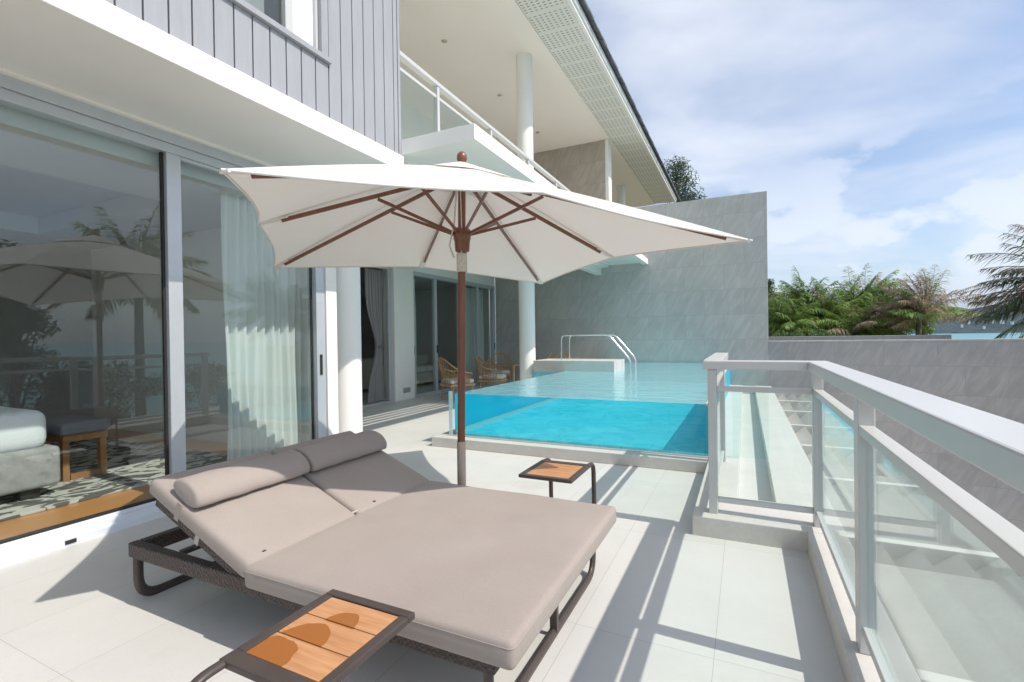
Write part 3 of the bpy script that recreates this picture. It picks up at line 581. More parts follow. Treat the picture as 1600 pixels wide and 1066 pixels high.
# ================================================================== PARASOL
UC = Vector((-1.825, 2.94, 0)); AP = Vector((-1.785, 2.94, 2.555))
U = root('parasol', (UC.x, UC.y, 0), 'large off white rectangular parasol on a reddish wooden pole behind the daybed', 'parasol')
link('pole', MB().tube([(UC.x, UC.y, .60), (UC.x+.04, UC.y, 2.6)], .027, 20), 'mahogany', U)
link('pole_sleeve', MB().tube([(UC.x-.003, UC.y, .03), (UC.x, UC.y, .62)], .031, 20), 'steel_base', U)
link('base_plate', MB().lathe([(0, .002), (.24, .002), (.24, .03), (.05, .045), (.04, .12), (0, .12)], 40, (UC.x, UC.y, 0)), 'steel_base', U)
link('finial', MB().lathe([(.0, 2.57), (.02, 2.57), (.02, 2.59), (.031, 2.60), (.037, 2.62), (.034, 2.645), (.02, 2.662), (0, 2.667)], 20, (AP.x, AP.y, 0)), 'mahogany', U)
rn = Vector((UC.x+.032, UC.y, 2.055))
link('runner', MB().lathe([(.028, -.10), (.05, -.09), (.055, -.02), (.062, 0), (.062, .06), (.045, .075), (.028, .08)], 12, rn), 'mahogany', U)
link('top_hub', MB().lathe([(.028, 2.40), (.06, 2.41), (.06, 2.47), (.028, 2.48)], 12, (AP.x, AP.y, 0)), 'mahogany', U)
link('rope_binding', MB().lathe([(.028, 0)]+[(.036+.003*(i % 2), .006*i) for i in range(22)]+[(.028, .135)], 18, (UC.x+.027, UC.y, 1.82)), 'rope', U)
link('pull_cord', MB().tube([(UC.x-.015, UC.y-.035, 1.92), (UC.x-.03, UC.y-.07, 2.0), (UC.x+.005, UC.y-.06, 2.15), (UC.x+.02, UC.y-.04, 2.42)], .006, 6), 'rope', U)
link('pull_cord', MB().tube([(UC.x+.045, UC.y-.035, 1.94), (UC.x+.06, UC.y-.05, 2.12), (UC.x+.045, UC.y-.035, 2.42)], .004, 6), 'rope', U)
Cn = [Vector((-1.70, 1.13, 1.973)), Vector((-3.63, 2.865, 1.983)), Vector((-1.93, 4.75, 1.92)), Vector((.04, 3.01, 1.872))]
mids = [(Cn[i]+Cn[(i+1) % 4])/2+Vector((0, 0, .092)) for i in range(4)]
rim = []
for i in range(4): rim += [Cn[i], mids[i]]
ctop = AP+Vector((0, 0, .0)); NS, NR = 10, 16
b = MB(); vs = [ctop]
for j_ in range(1, NR+1):
    t = j_/NR
    for k_ in range(8):
        A, B = rim[k_], rim[(k_+1) % 8]
        for s_ in range(NS):
            q = s_/NS; sag = math.sin(math.pi*q)
            p = A.lerp(B, q); inn = 1-.034*sag*t
            p = ctop.lerp(p, t*inn); p.z += .018*math.sin(math.pi*t) - .030*sag*t*t*(1-.3*t)
            vs.append(p)
n = 8*NS
fs = [(0, 1+k_, 1+(k_+1) % n) for k_ in range(n)]+[(1+(j_-1)*n+k_, 1+j_*n+k_, 1+j_*n+(k_+1) % n, 1+(j_-1)*n+(k_+1) % n) for j_ in range(1, NR) for k_ in range(n)]
b.add(vs, fs, 0, True); cano = link('canopy', b, 'parasol_canvas', U)
# hem: thin doubled edge
hem = MB(); e = vs[1+(NR-1)*n:]; hem.tube(e+[e[0]], .006, 6, caps=False); link('hem', hem, 'parasol_canvas', cano)
for k_ in range(8):
    link('panel_seam', MB().tube([ctop]+[vs[1+(j_-1)*8*NS+k_*NS]+Vector((0, 0, -.001)) for j_ in range(1, NR+1)], .0045, 5, caps=False), 'parasol_canvas', cano)
# vent cap
vs = [AP+Vector((0, 0, .045))]
for j_ in range(1, 5):
    for k_ in range(8):
        A, B = rim[k_], rim[(k_+1) % 8]
        for s_ in range(4):
            q = s_/4; p = AP.lerp(A.lerp(B, q), .205*j_/4*(1-.06*math.sin(math.pi*q))); p.z += .045-.006*j_; vs.append(p)
n = 32; vm = MB().add(vs, [(0, 1+k_, 1+(k_+1) % n) for k_ in range(n)]+[(1+(j_-1)*n+k_, 1+j_*n+k_, 1+j_*n+(k_+1) % n, 1+(j_-1)*n+(k_+1) % n) for j_ in range(1, 4) for k_ in range(n)], 0, True)
link('vent_cap', vm, 'parasol_canvas', cano)
for k_ in range(8):
    tip = rim[k_]; fr_ = .90 if k_ % 2 else .93
    d = (tip-AP); a = AP+d*.035+Vector((0, 0, -.045)); e1 = AP+d*fr_+Vector((0, 0, -.022))
    rb = link('rib', MB().bar(a, e1, .016, .026), 'mahogany', U, .002)
    link('rib_pocket', MB().bar(AP+d*(fr_-.03)+Vector((0, 0, -.012)), AP+d*.995+Vector((0, 0, -.006)), .045, .012), 'parasol_canvas', rb)
    frac = .33 if k_ % 2 == 0 else .45
    st0 = rn+Vector((d.x, d.y, 0)).normalized()*.05+Vector((0, 0, .03)); st1 = AP+d*frac+Vector((0, 0, -.055))
    link('strut', MB().bar(st0, st1, .014, .021), 'mahogany', rb, .002)

# ================================================================== DOUBLE DAYBED
B_ = root('double_daybed', (-1.8, 2.05, 0), 'double sun daybed with taupe cushions on a dark wicker frame under the parasol', 'daybed')
Y0, Y1 = 1.39, 2.70
fr_ = link('wicker_frame', MB().box(-2.90, -.75, Y0, Y0+.05, .24, .315).box(-2.90, -.75, Y1-.05, Y1, .24, .315).box(-2.90, -2.845, Y0+.051, Y1-.051, .241, .314).box(-.805, -.75, Y0+.051, Y1-.051, .241, .314).box(-2.0, -1.95, Y0+.056, Y1-.056, .235, .30).box(-2.84, -.806, 2.02, 2.07, .23, .30), 'wicker', B_, .008)
for x in (-2.875, -.79):
    pts = arc([(x, Y0+.035, .26), (x, Y0+.035, .016), (x, Y1-.035, .016), (x, Y1-.035, .26)], .11, 7)
    link('leg', MB().tube(pts, .0155, 10, flat=1.6, side=None), 'brown_metal', B_)
    link('leg_strut', MB().box(x-.018, x+.018, 2.03, 2.055, .02, .23), 'brown_metal', B_, .003)
# raised back frames
hx, hz = -1.985, .325; ang = math.atan2(.27, .66)
def bk(x, z): return Vector((hx-x*math.cos(ang)-z*math.sin(ang), 0, hz+x*math.sin(ang)*1.0+z*math.cos(ang)-.0))
for (ya, yb, lab) in ((Y0, 2.03, 1), (2.06, Y1, 2)):
    bf = MB()
    for y in (ya+.027, yb-.027): bf.bar(bk(.0, -.035)+Vector((0, y, 0)), bk(.73, -.035)+Vector((0, y, 0)), .044, .06)
    bf.bar(bk(.70, -.035)+Vector((0, ya+.045, 0)), bk(.70, -.035)+Vector((0, yb-.045, 0)), .05, .058, (-math.sin(ang), 0, math.cos(ang)))
    for q in (.1, .25, .4, .55): bf.bar(bk(q, -.02)+Vector((0, ya+.045, 0)), bk(q, -.02)+Vector((0, yb-.045, 0)), .06, .012, (-math.sin(ang), 0, math.cos(ang)))
    bfo = link('back_frame', bf, 'wicker', B_, .004)
    link('prop_bar', MB().tube([bk(.42, -.05)+Vector((0, (ya+yb)/2-.16, 0)), (-2.62, (ya+yb)/2-.16, .27)], .010, 8).tube([bk(.42, -.05)+Vector((0, (ya+yb)/2+.16, 0)), (-2.62, (ya+yb)/2+.16, .27)], .010, 8).box(-2.63, -2.60, ya+.1, yb-.1, .262, .285), 'brown_metal', bfo)
    # back cushion in the slanted frame
    mt = Matrix.Translation((hx, 0, hz)) @ Matrix(((-math.cos(ang), 0, -math.sin(ang), 0), (0, 1, 0, 0), (math.sin(ang), 0, math.cos(ang), 0), (0, 0, 0, 1)))
    mt = Matrix.Translation((hx, 0, hz)) @ Matrix.Rotation(ang, 4, 'Y')
    cu = link('back_cushion', MB().cushion(-.755, .03, ya-.02+.0, yb-.004 if lab == 1 else yb+.02, -.005, .085, .028, .008, 14, 14, mt), 'taupe_canvas', B_)
    bo = MB(); bm = mt @ Matrix.Translation((-.49, 0, .128))
    # bolster: a soft roll flattened against the cushion
    prof = []; L0, L1 = ya-.008, yb+.004
    for i in range(25):
        t = (0, .0005, .006, .02)[i] if i < 4 else (1-(0, .0005, .006, .02)[24-i] if i > 20 else .02+.96*(i-3)/18); yy = L0+(L1-L0)*t; e = min(1, (min(t, 1-t)*(L1-L0)/.03)); rr_ = .5+.5*math.sin(math.pi/2*min(1, e)) if e < 1 else 1
        rr_ = math.sqrt(max(0.0, 1-(1-min(1, e))**2)) if e < 1 else 1
        prof.append((yy, {0: .001, 1: .80, 2: .93, 3: .99}.get(min(i, 24-i), 1.0)))
    ring = []
    for yy, q in prof:
        for k_ in range(24):
            a = 2*math.pi*k_/24; px_ = math.cos(a)*.108*q; pz_ = math.sin(a)*.066*q*(.6 if math.sin(a) < 0 else 1)
            ring.append(bm @ Vector((px_+.002*math.sin(yy*40), yy, pz_+.0015*math.sin(yy*23+a*2))))
    bo.add(ring, [(i*24+k_, (i+1)*24+k_, (i+1)*24+(k_+1) % 24, i*24+(k_+1) % 24) for i in range(24) for k_ in range(24)], 0, True)
    bol = link('head_bolster', bo, 'taupe_canvas', B_)
    yo = ya-.0225 if lab == 1 else yb+.0225; fy = ya+.027 if lab == 1 else yb-.027
    link('bolster_strap', MB().bar(mt @ Vector((-.49, yo, .09)), mt @ Vector((-.49, yo, .0)), .003, .03, (-math.cos(ang), 0, math.sin(ang))), 'taupe_canvas', bol)
    link('frame_tie', MB().bar(bk(.36, -.035)+Vector((0, fy, 0)), bk(.39, -.035)+Vector((0, fy, 0)), .052, .068), 'canvas_piping', bfo, .002)
for yy in (Y0+.053, Y1-.065): link('hinge_plate', MB().box(-2.08, -1.92, yy, yy+.012, .25, .33), 'brown_metal', fr_, .002)
st_ = link('seat_cushion', MB().cushion(-1.955, -.665, Y0-.03, Y1+.035,   .288, .388, .026, .006, 26, 26), 'taupe_canvas', B_)
link('piping', MB().tube(arc([(-1.3, Y0-.028, .366), (-.667, Y0-.028, .366), (-.667, Y1+.033, .366), (-1.953, Y1+.033, .366), (-1.953, Y0-.028, .366), (-1.29, Y0-.028, .366)], .024, 5), .0028, 6, caps=False), 'taupe_canvas', st_)
for y in (1.46, 2.18): link('zip_pull', MB().box(-1.975, -1.955, y, y+.02, .385, .41), 'black_rubber', st_, .003)
link('piping', MB().tube([(-1.96, Y0+.05, .385), (-1.963, 2.0, .397), (-1.96, Y1-.03, .385)], .006, 6), 'canvas_piping', st_)

# ================================================================== SIDE TABLES
def side_table(loc, label, flip):
    T = root('side_table', (0, 0, 0), label, 'side table', 'small teak and metal side tables beside the daybed')
    hx_, hy = .178, .205; zt = .48; s_ = -1 if flip else 1      # legs on the +y side, flipped for the near table
    fr = MB()
    fr.box(-hx_, hx_, -hy, -hy+.034, zt-.022, zt).box(-hx_, hx_, hy-.05, hy, zt-.022, zt).box(-hx_, -hx_+.034, -hy+.0345, hy-.0505, zt-.022, zt).box(hx_-.034, hx_, -hy+.0345, hy-.0505, zt-.022, zt)
    link('table_frame', fr, 'brown_metal', T, .004)
    for k_ in range(3):
        y0 = -hy+.036+k_*((2*hy-.088)/3)
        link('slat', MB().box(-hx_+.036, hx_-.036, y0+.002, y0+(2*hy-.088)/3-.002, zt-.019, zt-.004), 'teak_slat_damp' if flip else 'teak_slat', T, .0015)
    for sx in (-1, 1):
        x = sx*(hx_-.016)
        pts = arc([(x, hy-.05, zt-.011), (x, hy+.115, zt-.011), (x, hy+.115+.01, .012), (x, -hy+.02, .012)], .085, 8)
        link('leg', MB().tube(pts, .011, 8, flat=1.5), 'brown_metal', T)
    link('foot_bar', MB().bar((-hx_+.01, -hy+.03, .012), (hx_-.01, -hy+.03, .012), .03, .018), 'brown_metal', T, .003)
    T.location = loc; T.rotation_euler = (0, 0, math.pi if flip else 0); return T
side_table((-1.135, 3.0, 0), 'teak topped side table on the far side of the daybed, in front of the pool', False)
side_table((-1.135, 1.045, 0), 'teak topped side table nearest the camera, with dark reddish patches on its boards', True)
# dark oval reflections are painted into the near table's board colour
# ================================================================== BEDROOM FURNITURE
BD = root('bed', (-6, 1, .1), 'bed with white mattress and grey velvet base behind the large glass door', 'bed')
link('bed_base', MB().cushion(-7.2, -5.08, .1, 1.98, .2, .52, .04, 0, 8, 8), 'bed_velvet', BD)
link('mattress', MB().cushion(-7.15, -5.13, .13, 1.93, .50, .82, .09, .02, 14, 14), 'white_cotton', BD)
for (x, y) in ((-5.2, 1.8), (-5.2, .3), (-7.0, 1.8), (-7.0, .3)): link('leg', MB().box(x-.06, x+.06, y-.06, y+.06, .1, .21), 'dark_leg', BD)
tag(link('bed_pillow', MB().cushion(-6.3, -5.6, .45, .95, .82, .99, .08, .05, 8, 8), 'white_cotton', loc=(-5.9, .7, .82)), 'white pillow lying on the bed at the left edge', 'pillow')
BN = root('bench', (-5.6, 2.35, .1), 'low wooden bench with grey seat pad at the foot of the bed', 'bench')
link('seat_pad', MB().cushion(-6.9, -5.45, 2.12, 2.5, .53, .64, .03, .01, 6, 6), 'grey_fabric', BN)
link('bench_frame', MB().box(-6.9, -5.47, 2.14, 2.48, .47, .528), 'bench_wood', BN, .004)
for x in (-5.52, -6.85):
    for y in (2.17, 2.45): link('leg', MB().box(x-.03, x+.03, y-.025, y+.025, .1, .469), 'bench_wood', BN, .003)
    link('stretcher', MB().box(x-.03, x+.03, 2.2, 2.42, .12, .17), 'bench_wood', BN)
tag(link('rug', MB().box(-8.2, -4.75, -1, 3.4, .101, .122), 'rug', bevel=.004), 'patterned dark and cream rug on the bedroom floor', 'rug')
def curtain(name, x, y0, y1, z0, z1, mat, label, folds=9, amp=.035, pinch=None, axis='y'):
    b = MB(); nn = folds*8; rows = 14; vs = []
    for j_ in range(rows+1):
        t = j_/rows
        for i in range(nn+1):
            q = i/nn; y = y0+(y1-y0)*q; a = amp*(1.0-.25*math.sin(3*t))
            if pinch: w_ = 1-pinch*math.exp(-((t-.42)/.2)**2); yc = y1-.06; y = yc+(y-yc)*w_
            d = a*math.sin(q*folds*2*math.pi+.4*math.sin(5*t))+.012*math.sin(q*31+t*4)
            vs.append((x+d, y+.01*math.sin(t*7+q*9), z0+(z1-z0)*t))
    b.add(vs, [(j_*(nn+1)+i, j_*(nn+1)+i+1, (j_+1)*(nn+1)+i+1, (j_+1)*(nn+1)+i) for j_ in range(rows) for i in range(nn)], 0, True)
    return tag(link(name, b, mat, loc=(x, (y0+y1)/2, z0)), label, 'curtain')
curtain('sheer_curtain', -4.48, 2.98, 3.85, .11, 2.97, 'sheer', 'white sheer curtain gathered behind the narrow bedroom door panel', 9, .04)
curtain('tied_curtain', -7.12, 7.8, 8.32, .03, 2.85, 'drape', 'grey curtain tied back in the open living room doorway', 7, .04, .62)
curtain('tied_curtain', -7.22, 9.2, 9.62, .03, 2.82, 'sheer', 'pale curtain at the left end of the far sliding door', 5, .035)
curtain('tied_curtain', -7.22, 11.6, 13.0, .03, 2.82, 'sheer', 'pale curtain at the right end of the far sliding door', 11, .035)
tg = tag(link('curtain_tieback', MB().lathe([(.07, 0), (.08, .03), (.07, .06)], 16, (-7.12, 8.2, 1.17)), 'grey_fabric'), 'dark tieback round the curtain in the open doorway', 'tieback')
def sofa(x0, x1, y0, y1, label, back):
    o = root('sofa', ((x0+x1)/2, (y0+y1)/2, 0), label, 'sofa')
    link('seat_base', MB().cushion(x0, x1, y0, y1, .1, .42, .04, 0, 4, 4), 'sofa_fabric', o)
    if back == 'x': link('backrest', MB().cushion(x1-.25, x1, y0, y1, .40, .88, .06, 0, 4, 4), 'sofa_fabric', o)
    else: link('backrest', MB().cushion(x0, x0+.25, y0, y1, .40, .88, .06, 0, 4, 4), 'sofa_fabric', o)
    link('armrest', MB().cushion(x0+.01, x1-.01, y0-.16, y0+.03, .1, .64, .05, 0, 4, 4), 'sofa_fabric', o); link('armrest', MB().cushion(x0+.01, x1-.01, y1-.03, y1+.16, .1, .64, .05, 0, 4, 4), 'sofa_fabric', o)
    for (x, y) in ((x0+.1, y0), (x1-.1, y0), (x0+.1, y1), (x1-.1, y1)): link('leg', MB().box(x-.03, x+.03, y-.03, y+.03, .01, .11), 'dark_leg', o)
    for y_ in (0, 1):
        ya = y0+.04+y_*(y1-y0-.06)/2; link('seat_cushion', MB().cushion(x0+.05, x1-.05, ya, ya+(y1-y0-.1)/2, .41, .56, .05, .02, 4, 4), 'cushion_white', o)
sofa(-9.6, -8.6, 8.3, 10.0, 'cream sofa seen from behind through the open doorway', 'x')
sofa(-9.1, -8.2, 10.6, 12.4, 'cream sofa behind the far sliding door', 'l')
pf = root('wall_picture', (-12.45, 13, 1.3), 'tall framed picture hanging on the living room wall', 'picture')
link('picture_frame', MB().box(-11.6, -10.7, 13.05, 13.09, 1.0, 2.2), 'picture_dark', pf); link('picture_print', MB().box(-11.55, -10.75, 13.04, 13.049, 1.05, 2.15), 'paper', pf)

# ================================================================== RATTAN PATIO SET
def rattan_chair(loc, rot, label):
    o = root('rattan_chair', (0, 0, 0), label, 'chair', 'rattan armchairs on the shaded patio')
    # curved shell: back and arms in one sweep
    sh_ = MB(); vs = []; n_ = 22
    for j_ in range(7):
        t = j_/6
        for i in range(n_+1):
            a = R(-120+240*i/n_); hgt = .27+.36*math.exp(-(a/1.0)**2); rr_ = .30+.09*t
            vs.append((-.02-rr_*math.cos(a)*1.0, rr_*math.sin(a), .34+hgt*t*.95))
    for i in range(n_+1): sh_.tube([vs[j_*(n_+1)+i] for j_ in range(7)], .008, 5)
    for j_ in (1, 2, 3, 4): sh_.tube([vs[j_*(n_+1)+i] for i in range(n_+1)], .008, 5)
    so = link('woven_shell', sh_, 'rattan', o)
    link('rim', MB().tube([vs[6*(n_+1)+i] for i in range(n_+1)], .018, 8), 'rattan', so)
    link('seat_frame', MB().cushion(-.32, .30, -.29, .29, .30, .37, .03, 0, 4, 4), 'rattan', o)
    link('seat_cushion', MB().cushion(-.29, .28, -.26, .26, .37, .46, .035, .015, 6, 6), 'cushion_white', o)
    for sx in (-1, 1):
        for sy in (-1, 1): link('leg', MB().tube([(sx*.24, sy*.24, .31), (sx*.27, sy*.27, .0)], [.022, .016], 8), 'rattan', o)
    for sy in (-1, 1): link('leg_brace', MB().tube([(-.25, sy*.25, .12), (.25, sy*.25, .12)], .01, 6), 'rattan', o)
    o.location = loc; o.rotation_euler = (0, 0, rot); return o
ch = rattan_chair((-5.75, 9.15, 0), R(60), 'rattan armchair with white seat pad nearest the sliding door, left of the parasol pole')
def another(loc, rot, label):
    c = copy_tree(ch); c.location = loc; c.rotation_euler = (0, 0, rot); c['label'] = label; return c
another((-5.5, 10.35, 0), R(15), 'rattan armchair just right of the parasol pole, turned sideways to the table')
another((-4.95, 11.7, 0), R(200), 'rattan armchair beside the column, at the right end of the glass table')
another((-6.1, 11.9, 0), R(-60), 'rattan armchair behind the glass table, farthest from the pool')
another((-4.75, 12.55, 0), R(150), 'rattan armchair showing only its back between column and pool step block')
TB = root('patio_table', (-5.5, 11.2, 0), 'glass topped patio table among the rattan armchairs', 'table')
link('table_top', MB().box(-6.1, -5.0, 10.6, 12.0, .70, .712), 'window_glass', TB)
link('table_frame', MB().box(-6.0, -5.1, 10.7, 10.74, .66, .699).box(-6.0, -5.1, 11.86, 11.9, .66, .699).box(-6.0, -5.96, 10.741, 11.859, .66, .699).box(-5.14, -5.1, 10.741, 11.859, .66, .699), 'rattan', TB)
for (x, y) in ((-5.98, 10.72), (-5.12, 10.72), (-5.98, 11.88), (-5.12, 11.88)): link('leg', MB().tube([(x, y, 0), (x, y, .66)], .025, 8), 'rattan', TB)

# ================================================================== TREES
def frond(b, L, az, el, droop, wind, rr, mi, leaf=.55, npair=34, lw=.024):
    """a curved midrib with long hanging leaflets"""
    p = Vector((0, 0, 0)); d = Vector((math.cos(az)*math.cos(el), math.sin(az)*math.cos(el), math.sin(el))); pts = [p.copy()]; n_ = 14
    for i in range(n_):
        d = (d+Vector((wind.x, wind.y, -droop))*(1/n_)).normalized(); p = p+d*(L/n_); pts.append(p.copy())
    b.tube(pts, [.022*(1-.8*i/n_) for i in range(n_+1)], 4, mi=2, caps=False)
    for k_ in range(npair):
        t = .10+.9*k_/npair; fi = t*n_; i = min(n_-1, int(fi)); q = pts[i].lerp(pts[i+1], fi-i); dd = (pts[i+1]-pts[i]).normalized()
        sd = dd.cross(Vector((0, 0, 1)))
        if sd.length < .05: sd = Vector((math.sin(az), -math.cos(az), 0))
        sd.normalize(); ll = leaf*(math.sin(math.pi*min(1, .12+t*.86))**.55)*rr.uniform(.8, 1.1)
        for s_ in (-1, 1):
            dr = (sd*s_*rr.uniform(.6, .95)+dd*rr.uniform(.45, .8)+Vector((wind.x*.45, wind.y*.45, -rr.uniform(.25, .95)))).normalized()
            tip = q+dr*ll+Vector((0, 0, -.12*ll)); mid = q+dr*ll*.5+Vector((0, 0, .02)); w_ = dr.cross(Vector((rr.uniform(-.5, .5), rr.uniform(-.5, .5), 1))).normalized()*lw
            b.add([q-w_*.5, q+w_*.5, mid+w_, mid-w_, tip], [(0, 1, 2, 3), (3, 2, 4)], mi)
def palm_crown(seed, L, wind, nf=24, dry=.25, npair=46, leaf=.6, sweep=100):
    rr = random.Random(seed); b = MB()
    for k_ in range(nf):
        u_ = k_/nf; az = k_*2.399+rr.uniform(-.2, .2); el = R(82-sweep*u_+rr.uniform(-8, 8))
        isdry = rr.random() < dry or (u_ > .93 and dry > .05)
        frond(b, L*rr.uniform(.85, 1.08), az, el, rr.uniform(.55, 1.25), wind, rr, 1 if isdry else 0, leaf, npair, .024 if sweep == 100 else .015)
    return b
WND = Vector((-.55, -.15, 0))
protos = []
def palm(loc, cz, scale, seed, label, L=2.3, group='coconut palms beyond the low wall', proto=None, rot=0, nf=30, dry=.25, sweep=100, green='palm_green'):
    o = root('palm_tree', (0, 0, 0), label, 'palm tree', group)
    hgt = cz-loc[2]
    if proto is None:
        c = link('crown', palm_crown(seed, L, WND if sweep == 100 else WND*1.6, nf, dry, sweep=sweep), [green, 'palm_dry', 'palm_dry'], o); c['mesh_id'] = seed
    else:
        c = bpy.data.objects.new('crown', proto.data); COL.objects.link(c); c.parent = o
    bend = random.Random(seed).uniform(-.5, .5); pts = [(bend*(1-(q/8))**2, .3*bend*(1-q/8), -hgt*(1-q/8)/scale) for q in range(9)]
    link('trunk', MB().tube(pts, [.17-.07*q/8+.008*(q % 2) for q in range(9)], 10), 'bark', o)
    o.location = (loc[0], loc[1], cz); o.scale = (scale,)*3; o.rotation_euler = (0, 0, rot)
    for ch_ in o.children: ch_.matrix_parent_inverse = Matrix()
    return c
c1 = palm((2.0, 27, -3.6), 1.75, .85, 1, 'bright green palm just right of the tall wall, lowest of the row', proto=None, dry=.0, nf=38)
c2 = palm((3.7, 29, -3.6), 2.15, .95, 2, 'green coconut palm second from the tall wall, leaning left in the wind', dry=.1, nf=38)
c3 = palm((6.9, 27, -3.6), 2.0, .92, 3, 'brownish wind blown palm with many dry fronds, right of the green ones', dry=.45, nf=42, sweep=75)
palm((5.2, 31, -3.6), 2.5, 1.0, 4, 'tallest bright green palm in the middle of the row', proto=c1, rot=R(70))
palm((1.2, 33, -3.6), 2.3, .9, 5, 'dull green palm half hidden behind the corner of the tall wall', proto=c2, rot=R(150))
palm((7.9, 30, -3.6), 2.3, 1.0, 6, 'coconut palm at the right end of the row, dry fronds swept upward', proto=c3, rot=R(40))
palm((4.5, 27, -3.6), 1.3, .8, 7, 'small low palm with its fronds resting on the wall top', proto=c2, rot=R(240))
palm((2.9, 30, -3.6), 2.75, .95, 9, 'green palm between the tall wall and the tallest palm, set farther back', proto=c1, rot=R(20))
palm((6.2, 33, -3.6), 3.0, .95, 10, 'green palm behind the brownish one, its top just showing', proto=c2, rot=R(110))
palm((5.9, 28.5, -3.6), 1.7, .9, 8, 'mid green palm in front of the tallest one', proto=c1, rot=R(200))
palm((7.25, 15.9, -3.6), 2.1, 1.0, 11, 'large dark coconut palm at the right edge of the view, nearest of all', L=2.5, nf=52, dry=.35, sweep=84, green='palm_dark')
palm((6.9, 14.6, -3.6), .9, .5, 21, 'small yellowish palm tip at the right edge above the low wall', proto=c3, rot=R(90))
# palms towards the sea, mirrored in the glass doors
palm((10.8, 9.7, -3.6), 3.7, 1.1, 12, 'coconut palm in the sea side garden whose reflection shows in the bedroom door', proto=c2, group='palms in the sea side garden')
palm((13.5, 17.5, -3.6), 3.0, 1.1, 13, 'second coconut palm of the sea side garden, farther along the shore', proto=c1, rot=R(100), group='palms in the sea side garden')
palm((13, 3, -3.6), 2.4, 1.0, 14, 'coconut palm of the sea side garden, opposite the pool corner', proto=c3, rot=R(200), group='palms in the sea side garden')

def leaf_tree(name, loc, hgt, clumps, seed, label, mat, trunkr=.15, leaf=.05, per=500, group=None, cat='tree', long=1.0):
    """clumps: (dx, dy, z, radius)"""
    rr = random.Random(seed); o = root(name, loc, label, cat, group); b = MB()
    for (dx_, dy_, z_, rad) in clumps:
        for _ in range(per):
            a = Vector((rr.gauss(0, 1), rr.gauss(0, 1), rr.gauss(0, 1))).normalized()*rad*rr.random()**.45; a.z *= .75
            p = Vector((loc[0]+dx_, loc[1]+dy_, loc[2]+z_))+a; d = Vector((rr.uniform(-1, 1), rr.uniform(-1, 1), rr.uniform(-1.1, .5))).normalized()*leaf*rr.uniform(.7, 1.4)*long
            w_ = d.cross(Vector((rr.uniform(-1, 1), rr.uniform(-1, 1), rr.uniform(-1, 1)))).normalized()*leaf*.35
            b.add([p, p+d*.5+w_, p+d, p+d*.5-w_], [(0, 1, 2, 3)], 0)
    link('crown', b, mat, o)
    tb = MB(); L_ = Vector(loc); tb.tube([L_, L_+Vector((.1, 0, hgt*.5)), L_+Vector((0, .1, hgt*.92))], [trunkr, trunkr*.7, trunkr*.25], 8)
    for (dx_, dy_, z_, rad) in clumps[::1]:
        tb.tube([L_+Vector((0, 0, max(.2, z_*.62))), L_+Vector((dx_*.6, dy_*.6, z_*.85)), L_+Vector((dx_, dy_, z_))], [trunkr*.3, trunkr*.2, trunkr*.08], 5)
    link('trunk', tb, 'bark', o); return o
def casu_clumps(seed, hgt, w_, n_):
    rr = random.Random(seed); out = []
    for i in range(n_):
        t = (i+.5)/n_; z_ = hgt*(.32+.66*t); ww = w_*(1.05-t)*rr.uniform(.5, 1.1); a = rr.uniform(0, 6.28)
        out.append((ww*math.cos(a), ww*math.sin(a), z_, rr.uniform(.35, .6)*(1.25-.6*t)*w_/1.6))
    return out
leaf_tree('casuarina_tree', (-3.0, 26, -3.6), 13.6, casu_clumps(5, 14.0, 2.9, 50), 5, 'feathery casuarina tree rising behind the roof edge and tall wall', 'needles', .22, .07, 260, long=2.4)
leaf_tree('casuarina_tree', (1.3, 36, -3.6), 8.3, casu_clumps(6, 8.6, 1.9, 26), 6, 'dull green casuarina behind the palms, next to the tall wall', 'needles', .18, .09, 300, 'casuarinas behind the palms', long=2)
leaf_tree('casuarina_tree', (3.4, 40, -3.6), 7.9, casu_clumps(7, 8.2, 2.2, 26), 7, 'grey green casuarina behind the second palm of the row', 'needles', .18, .09, 300, 'casuarinas behind the palms', long=2)
leaf_tree('casuarina_tree', (8.8, 5.8, -3.6), 7, casu_clumps(9, 7.6, 1.7, 34), 9, 'thin casuarina of the sea side garden, mirrored at the left of the bedroom door', 'needles', .15, .08, 260, long=2)
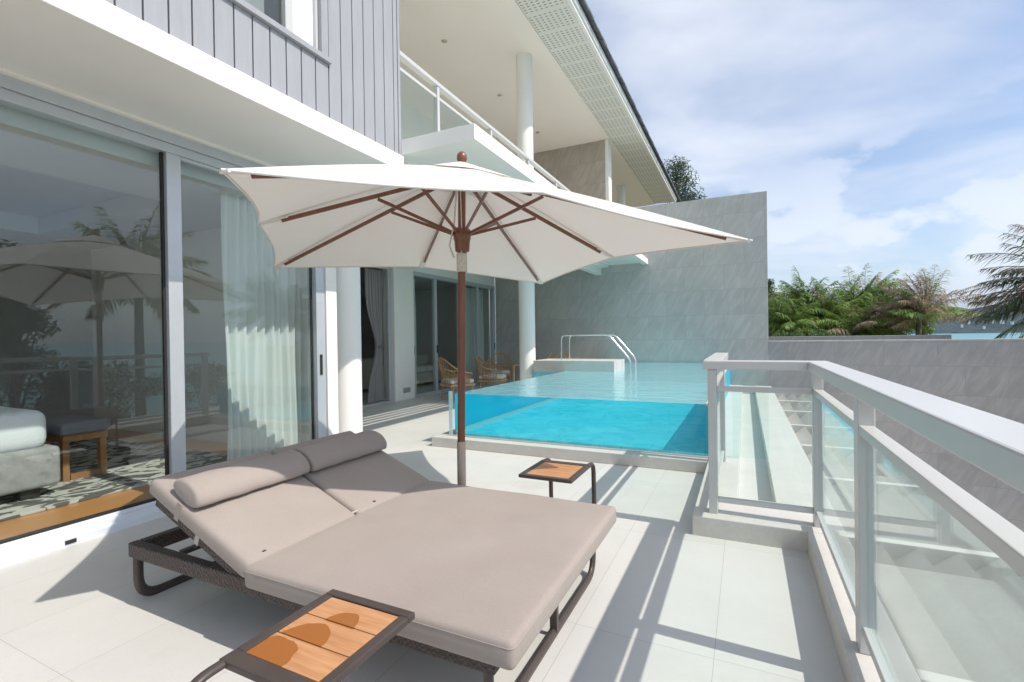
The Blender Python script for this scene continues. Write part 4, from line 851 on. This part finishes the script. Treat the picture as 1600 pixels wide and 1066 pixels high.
# shrubs
def shrub_clumps(seed, w_, h_, n_):
    rr = random.Random(seed); return [(rr.uniform(-w_, w_), rr.uniform(-w_, w_), rr.uniform(.25, 1)*h_, rr.uniform(.35, .6)) for _ in range(n_)]
shr = [((1.6, 22.5, -3.6), 4.8, 'dense shrub top at the foot of the tall wall corner'), ((3.3, 23.5, -3.6), 4.7, 'dark shrub under the second palm of the row'), ((5.2, 24, -3.6), 4.7, 'shrub under the middle of the palm row'), ((6.6, 24.5, -3.6), 4.5, 'low shrub under the brownish palm at the right'),
       ((8.2, 7.5, -3.6), 4.3, 'sea side shrub opposite the bedroom door'), ((8.6, 10.5, -3.6), 4.5, 'sea side shrub beside the mirrored palm'), ((9.0, 4.5, -3.6), 4.0, 'sea side shrub nearest the lower court')]
for i, (l_, h_, lab) in enumerate(shr): leaf_tree('shrub', l_, h_*.8, [(a, b2, c-0, d_) for a, b2, c, d_ in shrub_clumps(30+i, 1.0, h_, 16)], 30+i, lab, 'shrub_leaf', .08, .11, 260, 'garden shrubs', 'shrub')

# hillside houses across the bay
hr_ = random.Random(4)
for i in range(9):
    x = 800+i*33+hr_.uniform(-9, 9); y = 2590+hr_.uniform(-30, 30); z = 14+hr_.uniform(0, 34); w_ = hr_.uniform(2.5, 5); h_ = hr_.uniform(2, 4)
    o = root('hillside_house', (x, y, z-10), 'tiny white house on the wooded hill across the bay', 'house', 'houses on the far hillside')
    link('wall', MB().box(x-w_, x+w_, y-4, y+4, z-10, z+h_), 'render_white', o)
    link('roof', MB().add([(x-w_-1, y-4.5, z+h_), (x+w_+1, y-4.5, z+h_), (x+w_+1, y+4.5, z+h_), (x-w_-1, y+4.5, z+h_), (x-w_*.5, y, z+h_+1.8), (x+w_*.5, y, z+h_+1.8)], [(0, 1, 5, 4), (1, 2, 5), (2, 3, 4, 5), (3, 0, 4), (3, 2, 1, 0)]), 'roof_tile', o)

m = M('haze_air'); m.t.nodes.remove(m.b); pv = m.n('ShaderNodeVolumePrincipled'); pv.inputs['Color'].default_value = (.55, .74, 1, 1); pv.inputs['Density'].default_value = 7e-5; pv.inputs['Anisotropy'].default_value = .2
m.l(pv.outputs[0], m.o.inputs['Volume']); MATS['haze_air'] = m.m
tag(link('haze', MB().box(-12100, 12100, -12100, 12100, -14, 420), 'haze_air'), kind='stuff')
for o in list(bpy.data.objects):
    if 'mesh_id' in o: del o['mesh_id']
